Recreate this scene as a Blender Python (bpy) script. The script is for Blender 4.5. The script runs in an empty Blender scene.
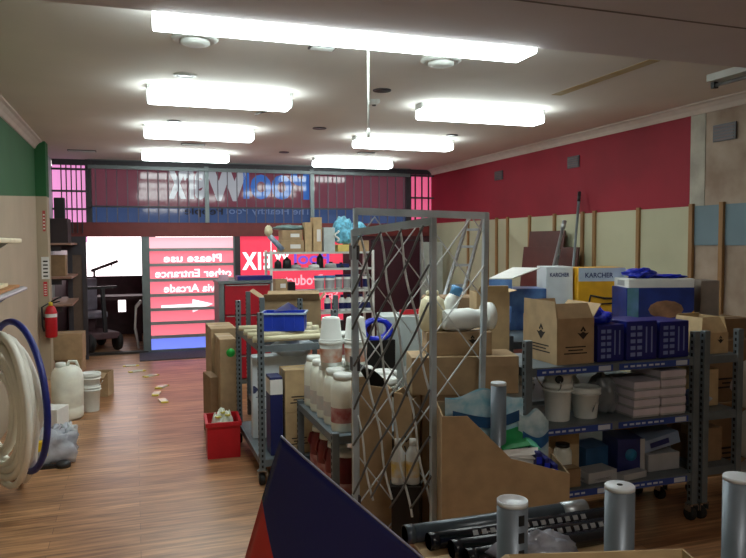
import bpy, bmesh, math, random
from mathutils import Vector, Matrix, Euler
C = bpy.context.scene.collection
sc = bpy.context.scene
R = math.radians
random.seed(7)

# ------------------------------------------------------------------ camera
FPX, YAW, PITCH, ROLL = 705.27, 0.326, 0.052, -0.005
CAM = Vector((0, 0, 1.6))
_cy, _sy, _cp, _sp = math.cos(YAW), math.sin(YAW), math.cos(PITCH), math.sin(PITCH)
F_ = Vector((_sy*_cp, _cy*_cp, -_sp)); R0 = Vector((_cy, -_sy, 0)); U0 = R0.cross(F_)
R_ = math.cos(ROLL)*R0 + math.sin(ROLL)*U0
U_ = -math.sin(ROLL)*R0 + math.cos(ROLL)*U0
cam_data = bpy.data.cameras.new('camera')
cam_data.sensor_width = 36; cam_data.lens = FPX*36/746; cam_data.clip_start = .02
cam = bpy.data.objects.new('camera', cam_data); C.objects.link(cam)
m = Matrix((R_, U_, -F_)).transposed().to_4x4(); m.translation = CAM
cam.matrix_world = m
sc.camera = cam

# ------------------------------------------------------------------ world and exposure
w = bpy.data.worlds.new('world'); sc.world = w; w.use_nodes = True
bgn = w.node_tree.nodes['Background']
bgn.inputs[0].default_value = (1.0, .86, .88, 1); bgn.inputs[1].default_value = 2.6
sc.view_settings.view_transform = 'Standard'; sc.view_settings.look = 'None'
sc.view_settings.exposure = 0.3; sc.view_settings.gamma = 1.0
sc.view_settings.use_curve_mapping = False
sc.cycles.use_denoising = True
sc.cycles.max_bounces = 8
LAMP = 15.0          # strength of the fluorescent diffusers

# ------------------------------------------------------------------ helpers
def ray(px, py):
    return F_ + R_*((px-373)/FPX) - U_*((py-279)/FPX)
def at(px, py, d): return CAM + ray(px, py)*d
def atz(px, py, z):
    v = ray(px, py); return CAM + v*((z-1.6)/v.z)
def atY(px, py, Y):
    v = ray(px, py); return CAM + v*(Y/v.y)
def atX(px, py, X):
    v = ray(px, py); return CAM + v*(X/v.x)
def lin(c):
    return tuple(((x/255)/12.92 if x/255 <= .04045 else ((x/255+.055)/1.055)**2.4) for x in c) + (1,)

MATS = {}
def mat(name, rgb, rough=.55, metal=0, var=.06, scale=9, emit=None, es=0, trans=0, alpha=1, bump=0, spec=.5, rgb2=None, stretch=(1,1,1)):
    if name in MATS: return MATS[name]
    M = bpy.data.materials.new(name); M.use_nodes = True
    nt = M.node_tree; b = nt.nodes['Principled BSDF']
    c = lin(rgb)
    if var > 0 or rgb2:
        tc = nt.nodes.new('ShaderNodeTexCoord'); mp = nt.nodes.new('ShaderNodeMapping')
        mp.inputs['Scale'].default_value = stretch
        nz = nt.nodes.new('ShaderNodeTexNoise')
        nz.inputs['Scale'].default_value = scale; nz.inputs['Detail'].default_value = 4
        rp = nt.nodes.new('ShaderNodeValToRGB')
        c2 = lin(rgb2) if rgb2 else tuple(min(1, x*(1+2.2*var)) for x in c[:3])+(1,)
        c1 = c if rgb2 else tuple(x*(1-2.2*var) for x in c[:3])+(1,)
        rp.color_ramp.elements[0].position = .32; rp.color_ramp.elements[1].position = .68
        rp.color_ramp.elements[0].color = c1; rp.color_ramp.elements[1].color = c2
        nt.links.new(tc.outputs['Object'], mp.inputs[0]); nt.links.new(mp.outputs[0], nz.inputs['Vector'])
        nt.links.new(nz.outputs['Fac'], rp.inputs[0]); nt.links.new(rp.outputs[0], b.inputs['Base Color'])
        if bump:
            bp = nt.nodes.new('ShaderNodeBump'); bp.inputs['Strength'].default_value = bump
            bp.inputs['Distance'].default_value = .01
            nt.links.new(nz.outputs['Fac'], bp.inputs['Height']); nt.links.new(bp.outputs[0], b.inputs['Normal'])
    else:
        b.inputs['Base Color'].default_value = c
    b.inputs['Roughness'].default_value = rough; b.inputs['Metallic'].default_value = metal
    b.inputs['Specular IOR Level'].default_value = spec
    b.inputs['Transmission Weight'].default_value = trans; b.inputs['Alpha'].default_value = alpha
    if emit:
        b.inputs['Emission Color'].default_value = lin(emit); b.inputs['Emission Strength'].default_value = es
    MATS[name] = M
    return M

class MB:
    """collects shapes and links them as ONE mesh object"""
    def __init__(s): s.v = []; s.f = []; s.sm = []
    def add(s, vs, fs, M=None, smooth=False):
        o = len(s.v)
        s.v += [(M @ Vector(v)) if M else Vector(v) for v in vs]
        s.f += [[i+o for i in f] for f in fs]; s.sm += [smooth]*len(fs)
        return s
    def box(s, x0, y0, z0, x1, y1, z1, M=None):
        vs = [(x,y,z) for z in (z0,z1) for y in (y0,y1) for x in (x0,x1)]
        return s.add(vs, [(0,2,3,1),(4,5,7,6),(0,1,5,4),(2,6,7,3),(0,4,6,2),(1,3,7,5)], M)
    def cbox(s, c, d, M=None):
        return s.box(c[0]-d[0]/2, c[1]-d[1]/2, c[2]-d[2]/2, c[0]+d[0]/2, c[1]+d[1]/2, c[2]+d[2]/2, M)
    def bar(s, p0, p1, a, b, up=(0,0,1)):
        p0 = Vector(p0); p1 = Vector(p1); d = (p1-p0); L = d.length; d.normalize()
        u = Vector(up); 
        if abs(d.dot(u)) > .98: u = Vector((0,1,0))
        x = d.cross(u).normalized(); y = x.cross(d)
        M = Matrix((x, d, y)).transposed().to_4x4(); M.translation = p0
        return s.box(-a/2, 0, -b/2, a/2, L, b/2, M)
    def tube(s, path, r, n=8, cap=True, closed=False):
        P = [Vector(p) for p in path]; N = len(P); rr = r if isinstance(r, (list, tuple)) else [r]*N
        vs = []; fs = []; u = None
        for i in range(N):
            a = P[i-1] if (i > 0 or closed) else P[i]; b = P[(i+1) % N] if (i < N-1 or closed) else P[i]
            d = (b-a).normalized()
            if u is None:
                u = d.orthogonal().normalized()
            u = (u - d*u.dot(d)).normalized(); w_ = d.cross(u)
            for k in range(n):
                t = 2*math.pi*k/n; vs.append(P[i] + (u*math.cos(t)+w_*math.sin(t))*rr[i])
        for i in range(N if closed else N-1):
            j = (i+1) % N
            for k in range(n):
                q = (k+1) % n; fs.append((i*n+k, i*n+q, j*n+q, j*n+k))
        s.add(vs, fs, None, True)
        if cap and not closed:
            o = len(s.v)-len(vs)
            s.f.append([o+k for k in range(n)][::-1]); s.f.append([o+(N-1)*n+k for k in range(n)]); s.sm += [False]*2
        return s
    def lathe(s, prof, c=(0,0,0), n=20, M=None, cap=True):
        vs = []; fs = []; T = Matrix.Translation(Vector(c))
        if M: T = M @ T
        for r, z in prof:
            for k in range(n):
                t = 2*math.pi*k/n; vs.append((r*math.cos(t), r*math.sin(t), z))
        for i in range(len(prof)-1):
            for k in range(n):
                q = (k+1) % n; fs.append((i*n+k, i*n+q, (i+1)*n+q, (i+1)*n+k))
        o = len(s.v); s.add(vs, fs, T, True)
        if cap:
            s.f.append([o+k for k in range(n)][::-1]); s.f.append([o+(len(prof)-1)*n+k for k in range(n)]); s.sm += [False]*2
        return s
    def blob(s, c, rad, seed=1, amp=.18, n=14, flat=True):
        rnd = random.Random(seed); ph = [(rnd.uniform(2,6), rnd.uniform(2,6), rnd.uniform(0,6)) for _ in range(5)]
        vs = []; fs = []; m_ = 2*n
        for i in range(n+1):
            th = math.pi*i/n
            for k in range(m_):
                p = 2*math.pi*k/m_
                d = Vector((math.sin(th)*math.cos(p), math.sin(th)*math.sin(p), math.cos(th)))
                f = 1+sum(math.sin(a*d.x*1.7+g)*math.sin(b*d.y*1.7+d.z*a+g*2) for a, b, g in ph)*amp/2 + rnd.uniform(-1,1)*amp*.22
                z = c[2]+d.z*rad[2]*f
                if flat: z = max(z, c[2]-rad[2]*.82)
                vs.append((c[0]+d.x*rad[0]*f, c[1]+d.y*rad[1]*f, z))
        for i in range(n):
            for k in range(m_):
                q = (k+1) % m_; fs.append((i*m_+k, (i+1)*m_+k, (i+1)*m_+q, i*m_+q))
        return s.add(vs, fs, None, True)
    def grid(s, fn, nu, nv, thick=0):
        P = [[Vector(fn(i/nu, j/nv)) for j in range(nv+1)] for i in range(nu+1)]
        vs = [P[i][j] for i in range(nu+1) for j in range(nv+1)]
        q = lambda i, j: i*(nv+1)+j
        fs = [(q(i,j), q(i+1,j), q(i+1,j+1), q(i,j+1)) for i in range(nu) for j in range(nv)]
        return s.add(vs, fs, None, True)
    def build(s, name, material, parent=None, bevel=0, loc=None):
        me = bpy.data.meshes.new(name); me.from_pydata([tuple(v) for v in s.v], [], s.f); me.update()
        bm = bmesh.new(); bm.from_mesh(me); bmesh.ops.remove_doubles(bm, verts=bm.verts, dist=1e-6) if len(s.v) < 4 else None
        bmesh.ops.recalc_face_normals(bm, faces=bm.faces); bm.to_mesh(me); bm.free()
        for p, f in zip(me.polygons, s.sm): p.use_smooth = f
        me.materials.append(material)
        o = bpy.data.objects.new(name, me); C.objects.link(o)
        if parent: o.parent = parent
        if bevel:
            md = o.modifiers.new('bevel', 'BEVEL'); md.width = bevel; md.segments = 2; md.limit_method = 'ANGLE'
        if loc: o.location = loc
        return o

def tag(o, label, cat, group=None):
    o['label'] = label; o['category'] = cat
    if group: o['group'] = group
    return o
def thing(name, label, cat, loc=(0,0,0), rz=0, group=None):
    o = bpy.data.objects.new(name, None); C.objects.link(o); o.empty_display_size = .05
    o.location = loc; o.rotation_euler = (0, 0, rz)
    return tag(o, label, cat, group)
def struct(name, mb, m_, bevel=0):
    o = mb.build(name, m_, None, bevel); o['kind'] = 'structure'; return o
def dup(root, loc, rz=None, label=None):
    r = root.copy(); C.objects.link(r); r.location = loc
    if rz is not None: r.rotation_euler = (0, 0, rz)
    if label: r['label'] = label
    for ch in list(root.children):
        c = ch.copy(); C.objects.link(c); c.parent = r
        for g in list(ch.children):
            d = g.copy(); C.objects.link(d); d.parent = c
    return r
def text(name, body, mw, w_, h_, material, parent=None, depth=.001, bold=.02):
    """lettering of size w_ x h_, centred at the origin of the matrix mw (x right, y up, z out)"""
    cu = bpy.data.curves.new(name, 'FONT'); cu.body = body; cu.align_x = 'CENTER'; cu.resolution_u = 3; cu.offset = bold
    t = bpy.data.objects.new(name, cu); C.objects.link(t)
    me = bpy.data.meshes.new_from_object(t.evaluated_get(bpy.context.evaluated_depsgraph_get()))
    bpy.data.objects.remove(t)
    xs = [v.co.x for v in me.vertices]; ys = [v.co.y for v in me.vertices]
    cx, cy = (min(xs)+max(xs))/2, (min(ys)+max(ys))/2; sx = w_/(max(xs)-min(xs)); sy = h_/(max(ys)-min(ys))
    for v in me.vertices: v.co = mw @ Vector(((v.co.x-cx)*sx, (v.co.y-cy)*sy, depth))
    me.materials.clear(); me.materials.append(material); me.name = name
    o = bpy.data.objects.new(name, me); C.objects.link(o)
    if parent: o.parent = parent
    return o
def face(p, yaw=0):
    """matrix of a wall face whose outside looks to -Y turned by yaw"""
    M = Matrix.Rotation(yaw, 4, 'Z') @ Matrix.Rotation(math.pi/2, 4, 'X'); 
    T = Matrix.Translation(Vector(p)); return T @ M

# ------------------------------------------------------------------ materials
CARD = mat('cardboard', (168,142,108), .8, var=.05, scale=14)
CARD2 = mat('cardboard_pale', (190,164,124), .8, var=.05, scale=14)
CARD3 = mat('cardboard_dark', (140,112,82), .8, var=.05, scale=14)
TAPE = mat('parcel_tape', (166,138,98), .35, var=0)
INK = mat('dark_ink', (38,30,26), .7, var=0)
STEEL = mat('grey_painted_steel', (118,128,132), .42, .25, var=.05)
RACK = mat('rack_steel', (104,114,120), .45, .25, var=.06)
SLOT = mat('slot_dark', (14,15,17), .8, var=0)
CHROME = mat('bright_zinc', (190,195,196), .25, .9, var=.02)
GATE = mat('gate_steel', (172,184,192), .4, .1, var=.1, scale=6)
BAR = mat('lattice_steel', (205,210,210), .35, 0, var=.12, scale=8)
ALU = mat('aluminium', (168,174,178), .38, .7, var=.04)
WHITE = mat('white_plastic', (222,226,222), .4, var=.03)
CREAM = mat('cream_plastic', (222,214,178), .45, var=.04)
MILK = mat('milky_plastic', (236,238,226), .38, var=.05)
BLUE = mat('blue_plastic', (24,58,178), .4, var=.05)
NAVY = mat('navy_print', (24,34,92), .5, var=.08)
NAVY2 = mat('navy_tub', (20,28,110), .4, var=.08)
ROYAL = mat('royal_blue', (22,44,190), .35, var=.08)
RED = mat('red_plastic', (190,20,34), .45, var=.04)
DRED = mat('red_enamel', (172,16,38), .4, var=.03)
BLACK = mat('black_plastic', (22,23,26), .4, var=.1)
BLACKG = mat('black_gloss', (20,22,30), .22, var=.08)
WPAPER = mat('white_paper', (225,225,222), .7, var=.03)
GREYP = mat('grey_carton', (165,166,168), .7, var=.04)
YEL = mat('yellow_print', (214,158,24), .5, var=.06)
GREEN = mat('green_print', (20,140,70), .5, var=.05)
LBLUE = mat('light_blue_cloth', (110,190,225), .5, var=.2, scale=22)
CLEAR = mat('clear_film', (214,224,230), .18, var=.05, trans=.0, alpha=.5)
CLEAR2 = mat('blue_clear_film', (120,190,214), .15, rgb2=(225,240,244), scale=13, alpha=.95)
PRINT_RED = mat('red_label', (150,40,44), .5, rgb2=(190,150,146), scale=16)
DBROWN = mat('dark_brown_board', (78,42,34), .45, var=.06)
LABBLUE = mat('shelf_label_blue', (40,70,150), .4, var=0)
LABWHITE = mat('shelf_label_white', (190,200,215), .4, var=0)
RUBBER = mat('rubber', (28,28,28), .7, var=.05)
WOOD = mat('batten_wood', (140,104,64), .7, var=.08, scale=6, stretch=(6,6,.6))

# ------------------------------------------------------------------ room shell
XL, XR, YB, H, HS = -1.07, 4.71, 10.85, 2.79, 2.69
YF = -1.6
# floor: boards running across the room
FL = bpy.data.materials.new('floor_boards'); FL.use_nodes = True
nt = FL.node_tree; b = nt.nodes['Principled BSDF']
tc = nt.nodes.new('ShaderNodeTexCoord')
bk = nt.nodes.new('ShaderNodeTexBrick'); bk.offset = .37; bk.inputs['Scale'].default_value = 1
bk.inputs['Brick Width'].default_value = 1.25; bk.inputs['Row Height'].default_value = .095
bk.inputs['Mortar Size'].default_value = .0012; bk.inputs['Bias'].default_value = -.1
bk.inputs['Color1'].default_value = lin((186,140,100)); bk.inputs['Color2'].default_value = lin((150,106,72)); bk.inputs['Mortar'].default_value = lin((92,64,44))
mp = nt.nodes.new('ShaderNodeMapping'); mp.inputs['Scale'].default_value = (1.1, 13, 1)
nz = nt.nodes.new('ShaderNodeTexNoise'); nz.inputs['Scale'].default_value = 2.6; nz.inputs['Detail'].default_value = 5
rp = nt.nodes.new('ShaderNodeValToRGB'); rp.color_ramp.elements[0].color = (.48,.44,.42,1); rp.color_ramp.elements[1].color = (1.25,1.25,1.25,1)
rp.color_ramp.elements[0].position = .33; rp.color_ramp.elements[1].position = .66
mx = nt.nodes.new('ShaderNodeMix'); mx.data_type = 'RGBA'; mx.blend_type = 'MULTIPLY'; mx.inputs[0].default_value = 1
nt.links.new(tc.outputs['Object'], bk.inputs['Vector']); nt.links.new(tc.outputs['Object'], mp.inputs[0]); nt.links.new(mp.outputs[0], nz.inputs['Vector'])
nt.links.new(nz.outputs['Fac'], rp.inputs[0]); nt.links.new(bk.outputs['Color'], mx.inputs[6]); nt.links.new(rp.outputs[0], mx.inputs[7])
nt.links.new(mx.outputs[2], b.inputs['Base Color']); b.inputs['Roughness'].default_value = .34
struct('floor', MB().box(XL-.15, YF, -.08, XR+.15, 13.6, 0), FL)

CEIL = mat('ceiling_paint', (216,213,208), .85, var=.02, scale=1.2)
SOF = mat('soffit_paint', (206,198,202), .85, var=.02, scale=1.2)
struct('ceiling', MB().box(XL-.15, 3.5, H, XR+.15, YB+.2, H+.1), CEIL)
struct('ceiling_soffit', MB().box(XL-.15, YF, HS, XR+.15, 3.53, H+.1), SOF)
SEAM = mat('sheet_seam', (120,110,110), .9, var=0)
p = atz(530,0,HS); q = atz(746,29,HS)
struct('trim_1', MB().bar((p.x-1,p.y,HS-.001), (q.x+.6,q.y,HS-.001), .012, .004), SEAM)

GREENW = mat('green_wall_paint', (32,92,50), .75, var=.04, scale=2)
CREAMW = mat('cream_wall_board', (172,158,136), .75, var=.03, scale=2)
REDW = mat('red_wall_paint', (134,12,36), .75, var=.05, scale=1.6)
PLAST = mat('bare_plaster', (134,114,98), .85, rgb2=(166,150,134), scale=3.6)
BLUEP = mat('blue_grey_board', (104,124,134), .8, var=.05, scale=2)
PALEW = mat('pale_wall_board', (172,171,144), .75, var=.03, scale=2)
# left wall: cream board below, green paint above, the paint edge dropping towards the camera
def leftpoly(zn, zf, z0n, z0f, yn, yf, x):
    mb = MB(); mb.add([(x-.12,yn,z0n),(x,yn,z0n),(x,yf,z0f),(x-.12,yf,z0f),(x-.12,yn,zn),(x,yn,zn),(x,yf,zf),(x-.12,yf,zf)],
        [(0,1,2,3),(4,7,6,5),(0,4,5,1),(1,5,6,2),(2,6,7,3),(3,7,4,0)]); return mb
pf = atX(37.5,196.3,XL); pn = atX(2,195.6,XL)
def zline(y): return pn.z + (pf.z-pn.z)*(y-pn.y)/(pf.y-pn.y)
struct('wall_left', leftpoly(zline(YF), zline(9.04), 0, 0, YF, 9.04, XL), CREAMW)
struct('wall_left_upper', leftpoly(H+.05, H+.05, zline(YF), zline(9.04), YF, 9.04, XL), GREENW)
pw = XL+.115
struct('wall_left_pier', MB().box(XL-.12, 9.04, 0, pw, 9.3, zline(9.04)), CREAMW)
struct('wall_left_pier_upper', MB().box(XL-.12, 9.04, zline(9.04), pw, 9.3, H+.05), GREENW)
PALEP = mat('pale_recess_paint', (170,180,178), .75, var=.03)
struct('wall_left_recess', MB().box(XL-.12, 9.3, 0, XL-.005, YB, H+.05), PALEP)
# right wall: bare plaster near, red paint and pale boards further in
YR = atX(690,206,XR).y
struct('wall_right', MB().box(XR, YF, 0, XR+.12, YB+.2, H+.05), PLAST)
zr = 1.905
struct('wall_right_red', MB().box(XR-.008, YR, zr, XR+.01, YB, H-.06), REDW)
struct('wall_right_boards', MB().box(XR-.012, YR, .0, XR+.01, YB, zr), PALEW)
struct('wall_right_blue_board', MB().box(XR-.01, 3.2, 1.56, XR+.01, YR-.01, zr), BLUEP)
struct('wall_right_patch', MB().box(XR-.006, YR-.17, zr, XR+.01, YR, H-.06), mat('filler_patch', (160,156,144), .85, var=.08, scale=6))
i = 1
for px in (469.5, 489, 498, 509, 531, 556, 584, 596, 640, 693, 723.5):
    y = atX(px, 240, XR).y
    struct('trim_batten_%d' % i, MB().box(XR-.035, y-.022, .0, XR-.008, y+.022, zr+.02), WOOD); i += 1
# cornices
COR = mat('cornice_plaster', (186,174,164), .8, var=.03)
def cornice(name, x, s, y0, y1):
    prof = [(0,0),(.02,-.02),(.035,-.055),(.06,-.06)] ; prof = [(0,-.09),(.012,-.085),(.03,-.05),(.06,-.02),(.085,-.01),(.09,0),(0,0)]
    vs = [(x+s*a, y, H+bz) for y in (y0,y1) for a,bz in prof]; n = len(prof)
    mb = MB(); mb.add(vs, [(k,(k+1)%n,n+(k+1)%n,n+k) for k in range(n)]+[list(range(n))[::-1], list(range(n,2*n))]); struct(name, mb, COR)
cornice('trim_cornice_left', XL, 1, 3.53, 9.04); cornice('trim_cornice_right', XR, -1, 3.53, YB)
struct('wall_near', MB().box(XL-.15, YF-.12, 0, XR+.15, YF, H+.05), CREAMW)

# ------------------------------------------------------------------ shop front at the far end
MAROON = mat('maroon_beam', (108,38,36), .5, var=.05)
DFRAME = mat('dark_frame', (52,48,54), .5, var=.05)
GFRAME = mat('grey_frame', (112,122,124), .4, .3, var=.04)
YW = YB
zb0, zb1 = atY(200,236.5,YW).z, atY(200,222.8,YW).z
X = lambda px, Y=YW: atY(px, 240, Y).x
Zy = lambda px, py, Y=YW: atY(px, py, Y).z
struct('trim_header_beam', MB().box(X(60), YW-.06, zb0, XR, YW+.14, zb1), MAROON)
struct('trim_window_head', MB().box(XL, YW-.02, H-.08, XR, YW+.1, H+.02), DFRAME)
for k, px in enumerate((90, 408, 438)):
    struct('trim_mullion_%d' % (k+1), MB().box(X(px)-.04, YW-.05, zb1, X(px)+.04, YW+.08, H), DFRAME)
# lower left dark jamb, dividing jambs
struct('trim_jamb_1', MB().box(X(144.5)-.045, YW-.05, 0, X(144.5)+.045, YW+.08, zb0), GFRAME)
struct('trim_jamb_2', MB().box(X(237)-.04, YW-.05, 0, X(237)+.04, YW+.08, zb0), DFRAME)
struct('wall_back_right', MB().box(X(343), YW-.02, 0, XR, YW+.1, zb0), mat('dark_maroon_board', (70,26,36), .6, var=.06))
struct('wall_back_sill', MB().box(X(237), YW-.02, 0, X(343), YW+.1, .35), DFRAME)
struct('trim_threshold', MB().box(XL, YW-.1, 0, X(146), YW+.05, .03), mat('threshold_metal', (58,56,54), .4, .5, var=.04))

def signmat(name, rgb, base, es, rough=.06):
    return mat(name, base, rough, var=0, emit=rgb, es=es, spec=.35)
# high sign panes: red above blue, seen from behind
SRED = signmat('sign_red_film', (146,80,98), (88,52,62), .24)
SBLUE = signmat('sign_blue_film', (72,96,148), (52,64,92), .28)
zs = Zy(250, 207)
g = thing('shop_sign', 'long red and blue shop sign behind high glass, lettering reversed', 'sign', (0, YW, 0))
MB().box(X(90)+.04, .03, zs, X(408)-.04, .045, H-.08).build('red_panel', SRED, g)
MB().box(X(90)+.04, .03, zb1, X(408)-.04, .045, zs).build('blue_panel', SBLUE, g)
def out(px, py, dy): 
    a = atY(px, py, YW); return face((a.x, dy, a.z), math.pi)
SGW = signmat('sign_white_letters', (176,178,188), (120,124,130), .42)
SGB = signmat('sign_blue_letters', (60,110,190), (36,58,110), .5)
SGL = signmat('sign_pale_letters', (110,130,176), (90,100,120), .4)
PXM = 705.27/10.6
for nm, s_, px, py, pw_, ph_, m_ in (('lettering','Pool',277,182,66,36,SGB), ('lettering','w',227,184,42,34,SGW), ('lettering','erx',188,184,36,30,SGW),
        ('lettering','The Healthy Pool',270,212,84,9,SGL), ('lettering','People',204,212,36,10,INK)):
    text(nm, s_, out(px,py,.027), pw_/PXM*1.04, ph_/PXM, m_, g, depth=0, bold=.035 if len(s_) < 5 else .01)
# bright side lights high up at both ends
PINKL = mat('pink_daylit_blind', (200,120,180), .6, var=0, emit=(232,150,205), es=.8)
PINKR = mat('pink_daylit_pane', (200,60,110), .6, var=0, emit=(232,104,144), es=.62)
struct('window_1', MB().box(XL, YW+.03, 1.62, X(90)-.04, YW+.045, H-.08), PINKL)
struct('window_2', MB().box(X(408)+.04, YW+.03, zb1, X(438)-.04, YW+.045, H-.08), PINKR)
# security bars
g = thing('security_grille', 'long grey steel bar grille across the high shopfront window', 'grille', (0, YW-.09, 0))
for py in (163, 171):
    z = Zy(250, py, YW-.09); MB().box(X(90), -.02, z-.025, X(408), .02, z+.025).build('rail', GFRAME, g)
z = Zy(250, 208, YW-.09); MB().box(X(90), -.012, z-.012, X(408), .012, z+.012).build('rail', DFRAME, g)
for px in (207, 311):
    MB().box(X(px)-.03, -.025, zb1, X(px)+.03, .025, H-.06).build('post', GFRAME, g)
n = 34; BARG = mat('bar_grey', (92,86,96), .6, var=.04)
for k in range(n):
    x = X(92) + (X(406)-X(92))*(k+.5)/n
    MB().box(x-.007, -.007, zb1, x+.007, .007, H-.07).build('bar', BARG, g)
g = thing('security_grille', 'dark bar grille over the bright pink window by the green pier', 'grille', (0, YW-.09, 0))
for k in range(5):
    x = XL+.1+(X(90)-XL-.15)*(k+.4)/5; MB().box(x-.008, -.008, 1.75, x+.008, .008, H-.08).build('bar', DFRAME, g)
for py in (169, 191, 209):
    z = Zy(70, py, YW-.09); MB().box(XL, -.014, z-.014, X(90), .014, z+.014).build('rail', DFRAME, g)
g = thing('security_grille', 'short dark bar grille over the pink pane beside the red wall', 'grille', (0, YW-.09, 0))
for k in range(4):
    x = X(408)+(X(438)-X(408))*(k+.8)/4.6; MB().box(x-.01, -.01, zb1, x+.01, .01, H-.08).build('bar', DFRAME, g)
for py in (176, 198):
    z = Zy(424, py, YW-.09); MB().box(X(408), -.014, z-.014, X(438), .014, z+.014).build('rail', DFRAME, g)

# slatted sliding door with backlit pink film
PINK = mat('pink_backlit_film', (220,120,130), .5, var=0, emit=(250,120,140), es=.72)
PINK2 = mat('pale_pink_backlit_film', (220,150,160), .5, var=0, emit=(255,190,202), es=.78)
VIO = mat('violet_backlit_film', (120,130,220), .5, var=0, emit=(120,140,250), es=.75)
LETW = mat('backlit_white_letters', (230,230,230), .5, var=0, emit=(255,240,244), es=.95)
SLATG = mat('slat_grey', (150,156,156), .4, .2, var=.03)
g = thing('sliding_door', 'glazed sliding door with grey slats and glowing pink poster', 'door', (0, YW, 0))
x0, x1 = X(147), X(235)
zz = [Zy(190, py) for py in (237, 249.5, 264.5, 279.5, 294.5, 308.5, 322, 335.5, 348)]
for k in range(8):
    m_ = PINK2 if k == 0 else PINK
    if k == 7: m_ = VIO
    MB().box(x0, .02, zz[k+1], x1, .03, zz[k]).build('glowing_pane', m_, g)
for k in range(1, 8):
    MB().box(x0, -.03, zz[k]-.022, x1, .018, zz[k]+.022).build('slat', SLATG, g)
MB().box(x0, -.04, 0, x1, .03, zz[8]).build('bottom_rail', GFRAME, g)
MB().box(x0-.02, -.04, .02, x0+.03, .018, zb0).box(x1-.03, -.04, .02, x1+.02, .018, zb0).build('stile', GFRAME, g)
for s_, px, py, pw_, ph_ in (('Please use',193,258,56,8), ('other Entrance',194,273,74,8), ('via Arcade',190,288,50,8)):
    text('lettering', s_, out(px,py,.016), pw_/PXM, ph_/PXM, LETW, g, depth=0)
za = Zy(188, 306); xa, xb = X(160), X(212)
MB().add([(xa,.0155,za-.02),(xb-.3,.0155,za-.03),(xb-.3,.0155,za-.1),(xb,.0155,za+.02),(xb-.3,.0155,za+.1),(xb-.3,.0155,za+.03),(xa,.0155,za+.02)], [(0,1,2,3,4,5,6)]).build('arrow', LETW, g)
# red poster and lower window posters
REDG = mat('red_backlit_film', (200,40,60), .5, var=0, emit=(232,62,90), es=.75)
REDG2 = mat('red_backlit_poster', (200,40,60), .5, var=.0, emit=(228,70,96), es=.68)
PURP = mat('purple_letters', (90,60,170), .5, var=0, emit=(110,80,200), es=.8)
SCR = mat('pale_pink_letters', (230,150,160), .5, var=0, emit=(250,160,175), es=.9)
g = thing('window_poster', 'red backlit window poster with reversed white letters beside slatted door', 'poster', (0, YW, 0))
MB().box(X(239), .02, Zy(255,300), X(271), .03, zb0).build('film', REDG, g)
text('lettering', 'E1X', out(257,261,.016), 30/PXM, 18/PXM, LETW, g, depth=0, bold=.045)
g = thing('window_poster', 'red backlit window poster with purple letters behind product shelves', 'poster', (0, YW, 0))
MB().box(X(271.5), .02, .36, X(343), .03, zb0).build('film', REDG2, g)
text('lettering', 'Pool', out(312,258,.016), 38/PXM, 13/PXM, PURP, g, depth=0)
text('lettering', 'W', out(282,256,.016), 18/PXM, 12/PXM, LETW, g, depth=0, bold=.03)
text('lettering', 'Products', out(302,280,.016), 46/PXM, 11/PXM, SCR, g, depth=0)
text('lettering', 'Spa Supplies', out(310,296,.016), 62/PXM, 8/PXM, SCR, g, depth=0)

# ------------------------------------------------------------------ porch beyond the open doorway
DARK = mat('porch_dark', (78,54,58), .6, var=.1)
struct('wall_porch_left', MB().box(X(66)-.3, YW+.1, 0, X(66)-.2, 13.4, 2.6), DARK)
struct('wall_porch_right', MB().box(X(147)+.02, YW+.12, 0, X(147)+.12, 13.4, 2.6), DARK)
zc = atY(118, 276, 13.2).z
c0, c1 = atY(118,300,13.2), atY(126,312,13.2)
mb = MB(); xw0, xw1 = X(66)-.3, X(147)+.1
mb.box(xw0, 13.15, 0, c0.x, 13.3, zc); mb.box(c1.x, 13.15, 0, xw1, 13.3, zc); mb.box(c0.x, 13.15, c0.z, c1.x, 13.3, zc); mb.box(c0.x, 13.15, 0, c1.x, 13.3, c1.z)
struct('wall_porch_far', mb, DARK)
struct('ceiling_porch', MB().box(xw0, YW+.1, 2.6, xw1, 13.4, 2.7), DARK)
p = atY(91,271,12.8); q = atY(118,261,12.8)
g = thing('tilted_board', 'dark narrow board propped at a slant in the bright doorway', 'board', (p.x, 12.8, 0))
MB().bar((0,0,p.z), (q.x-p.x,0,q.z), .06, .05).build('board', DARK, g)
MB().bar((.05,0,0), (.05,0,p.z+.02), .035, .035).build('leg', DARK, g)
MB().bar((q.x-p.x-.1,0,q.z-.12), (q.x-p.x-.1,0,q.z-.03), .02, .02).build('catch', DARK, g)
g = thing('porch_table', 'dark low table standing in the porch beyond the doorway', 'table', (atY(112,300,12.2).x, 12.3, 0))
MB().cbox((0,0,.72), (.95,.5,.06)).build('tabletop', DARK, g)
for sx in (-.42,.42): MB().cbox((sx,0,.345), (.06,.44,.69)).build('leg', DARK, g)
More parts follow.
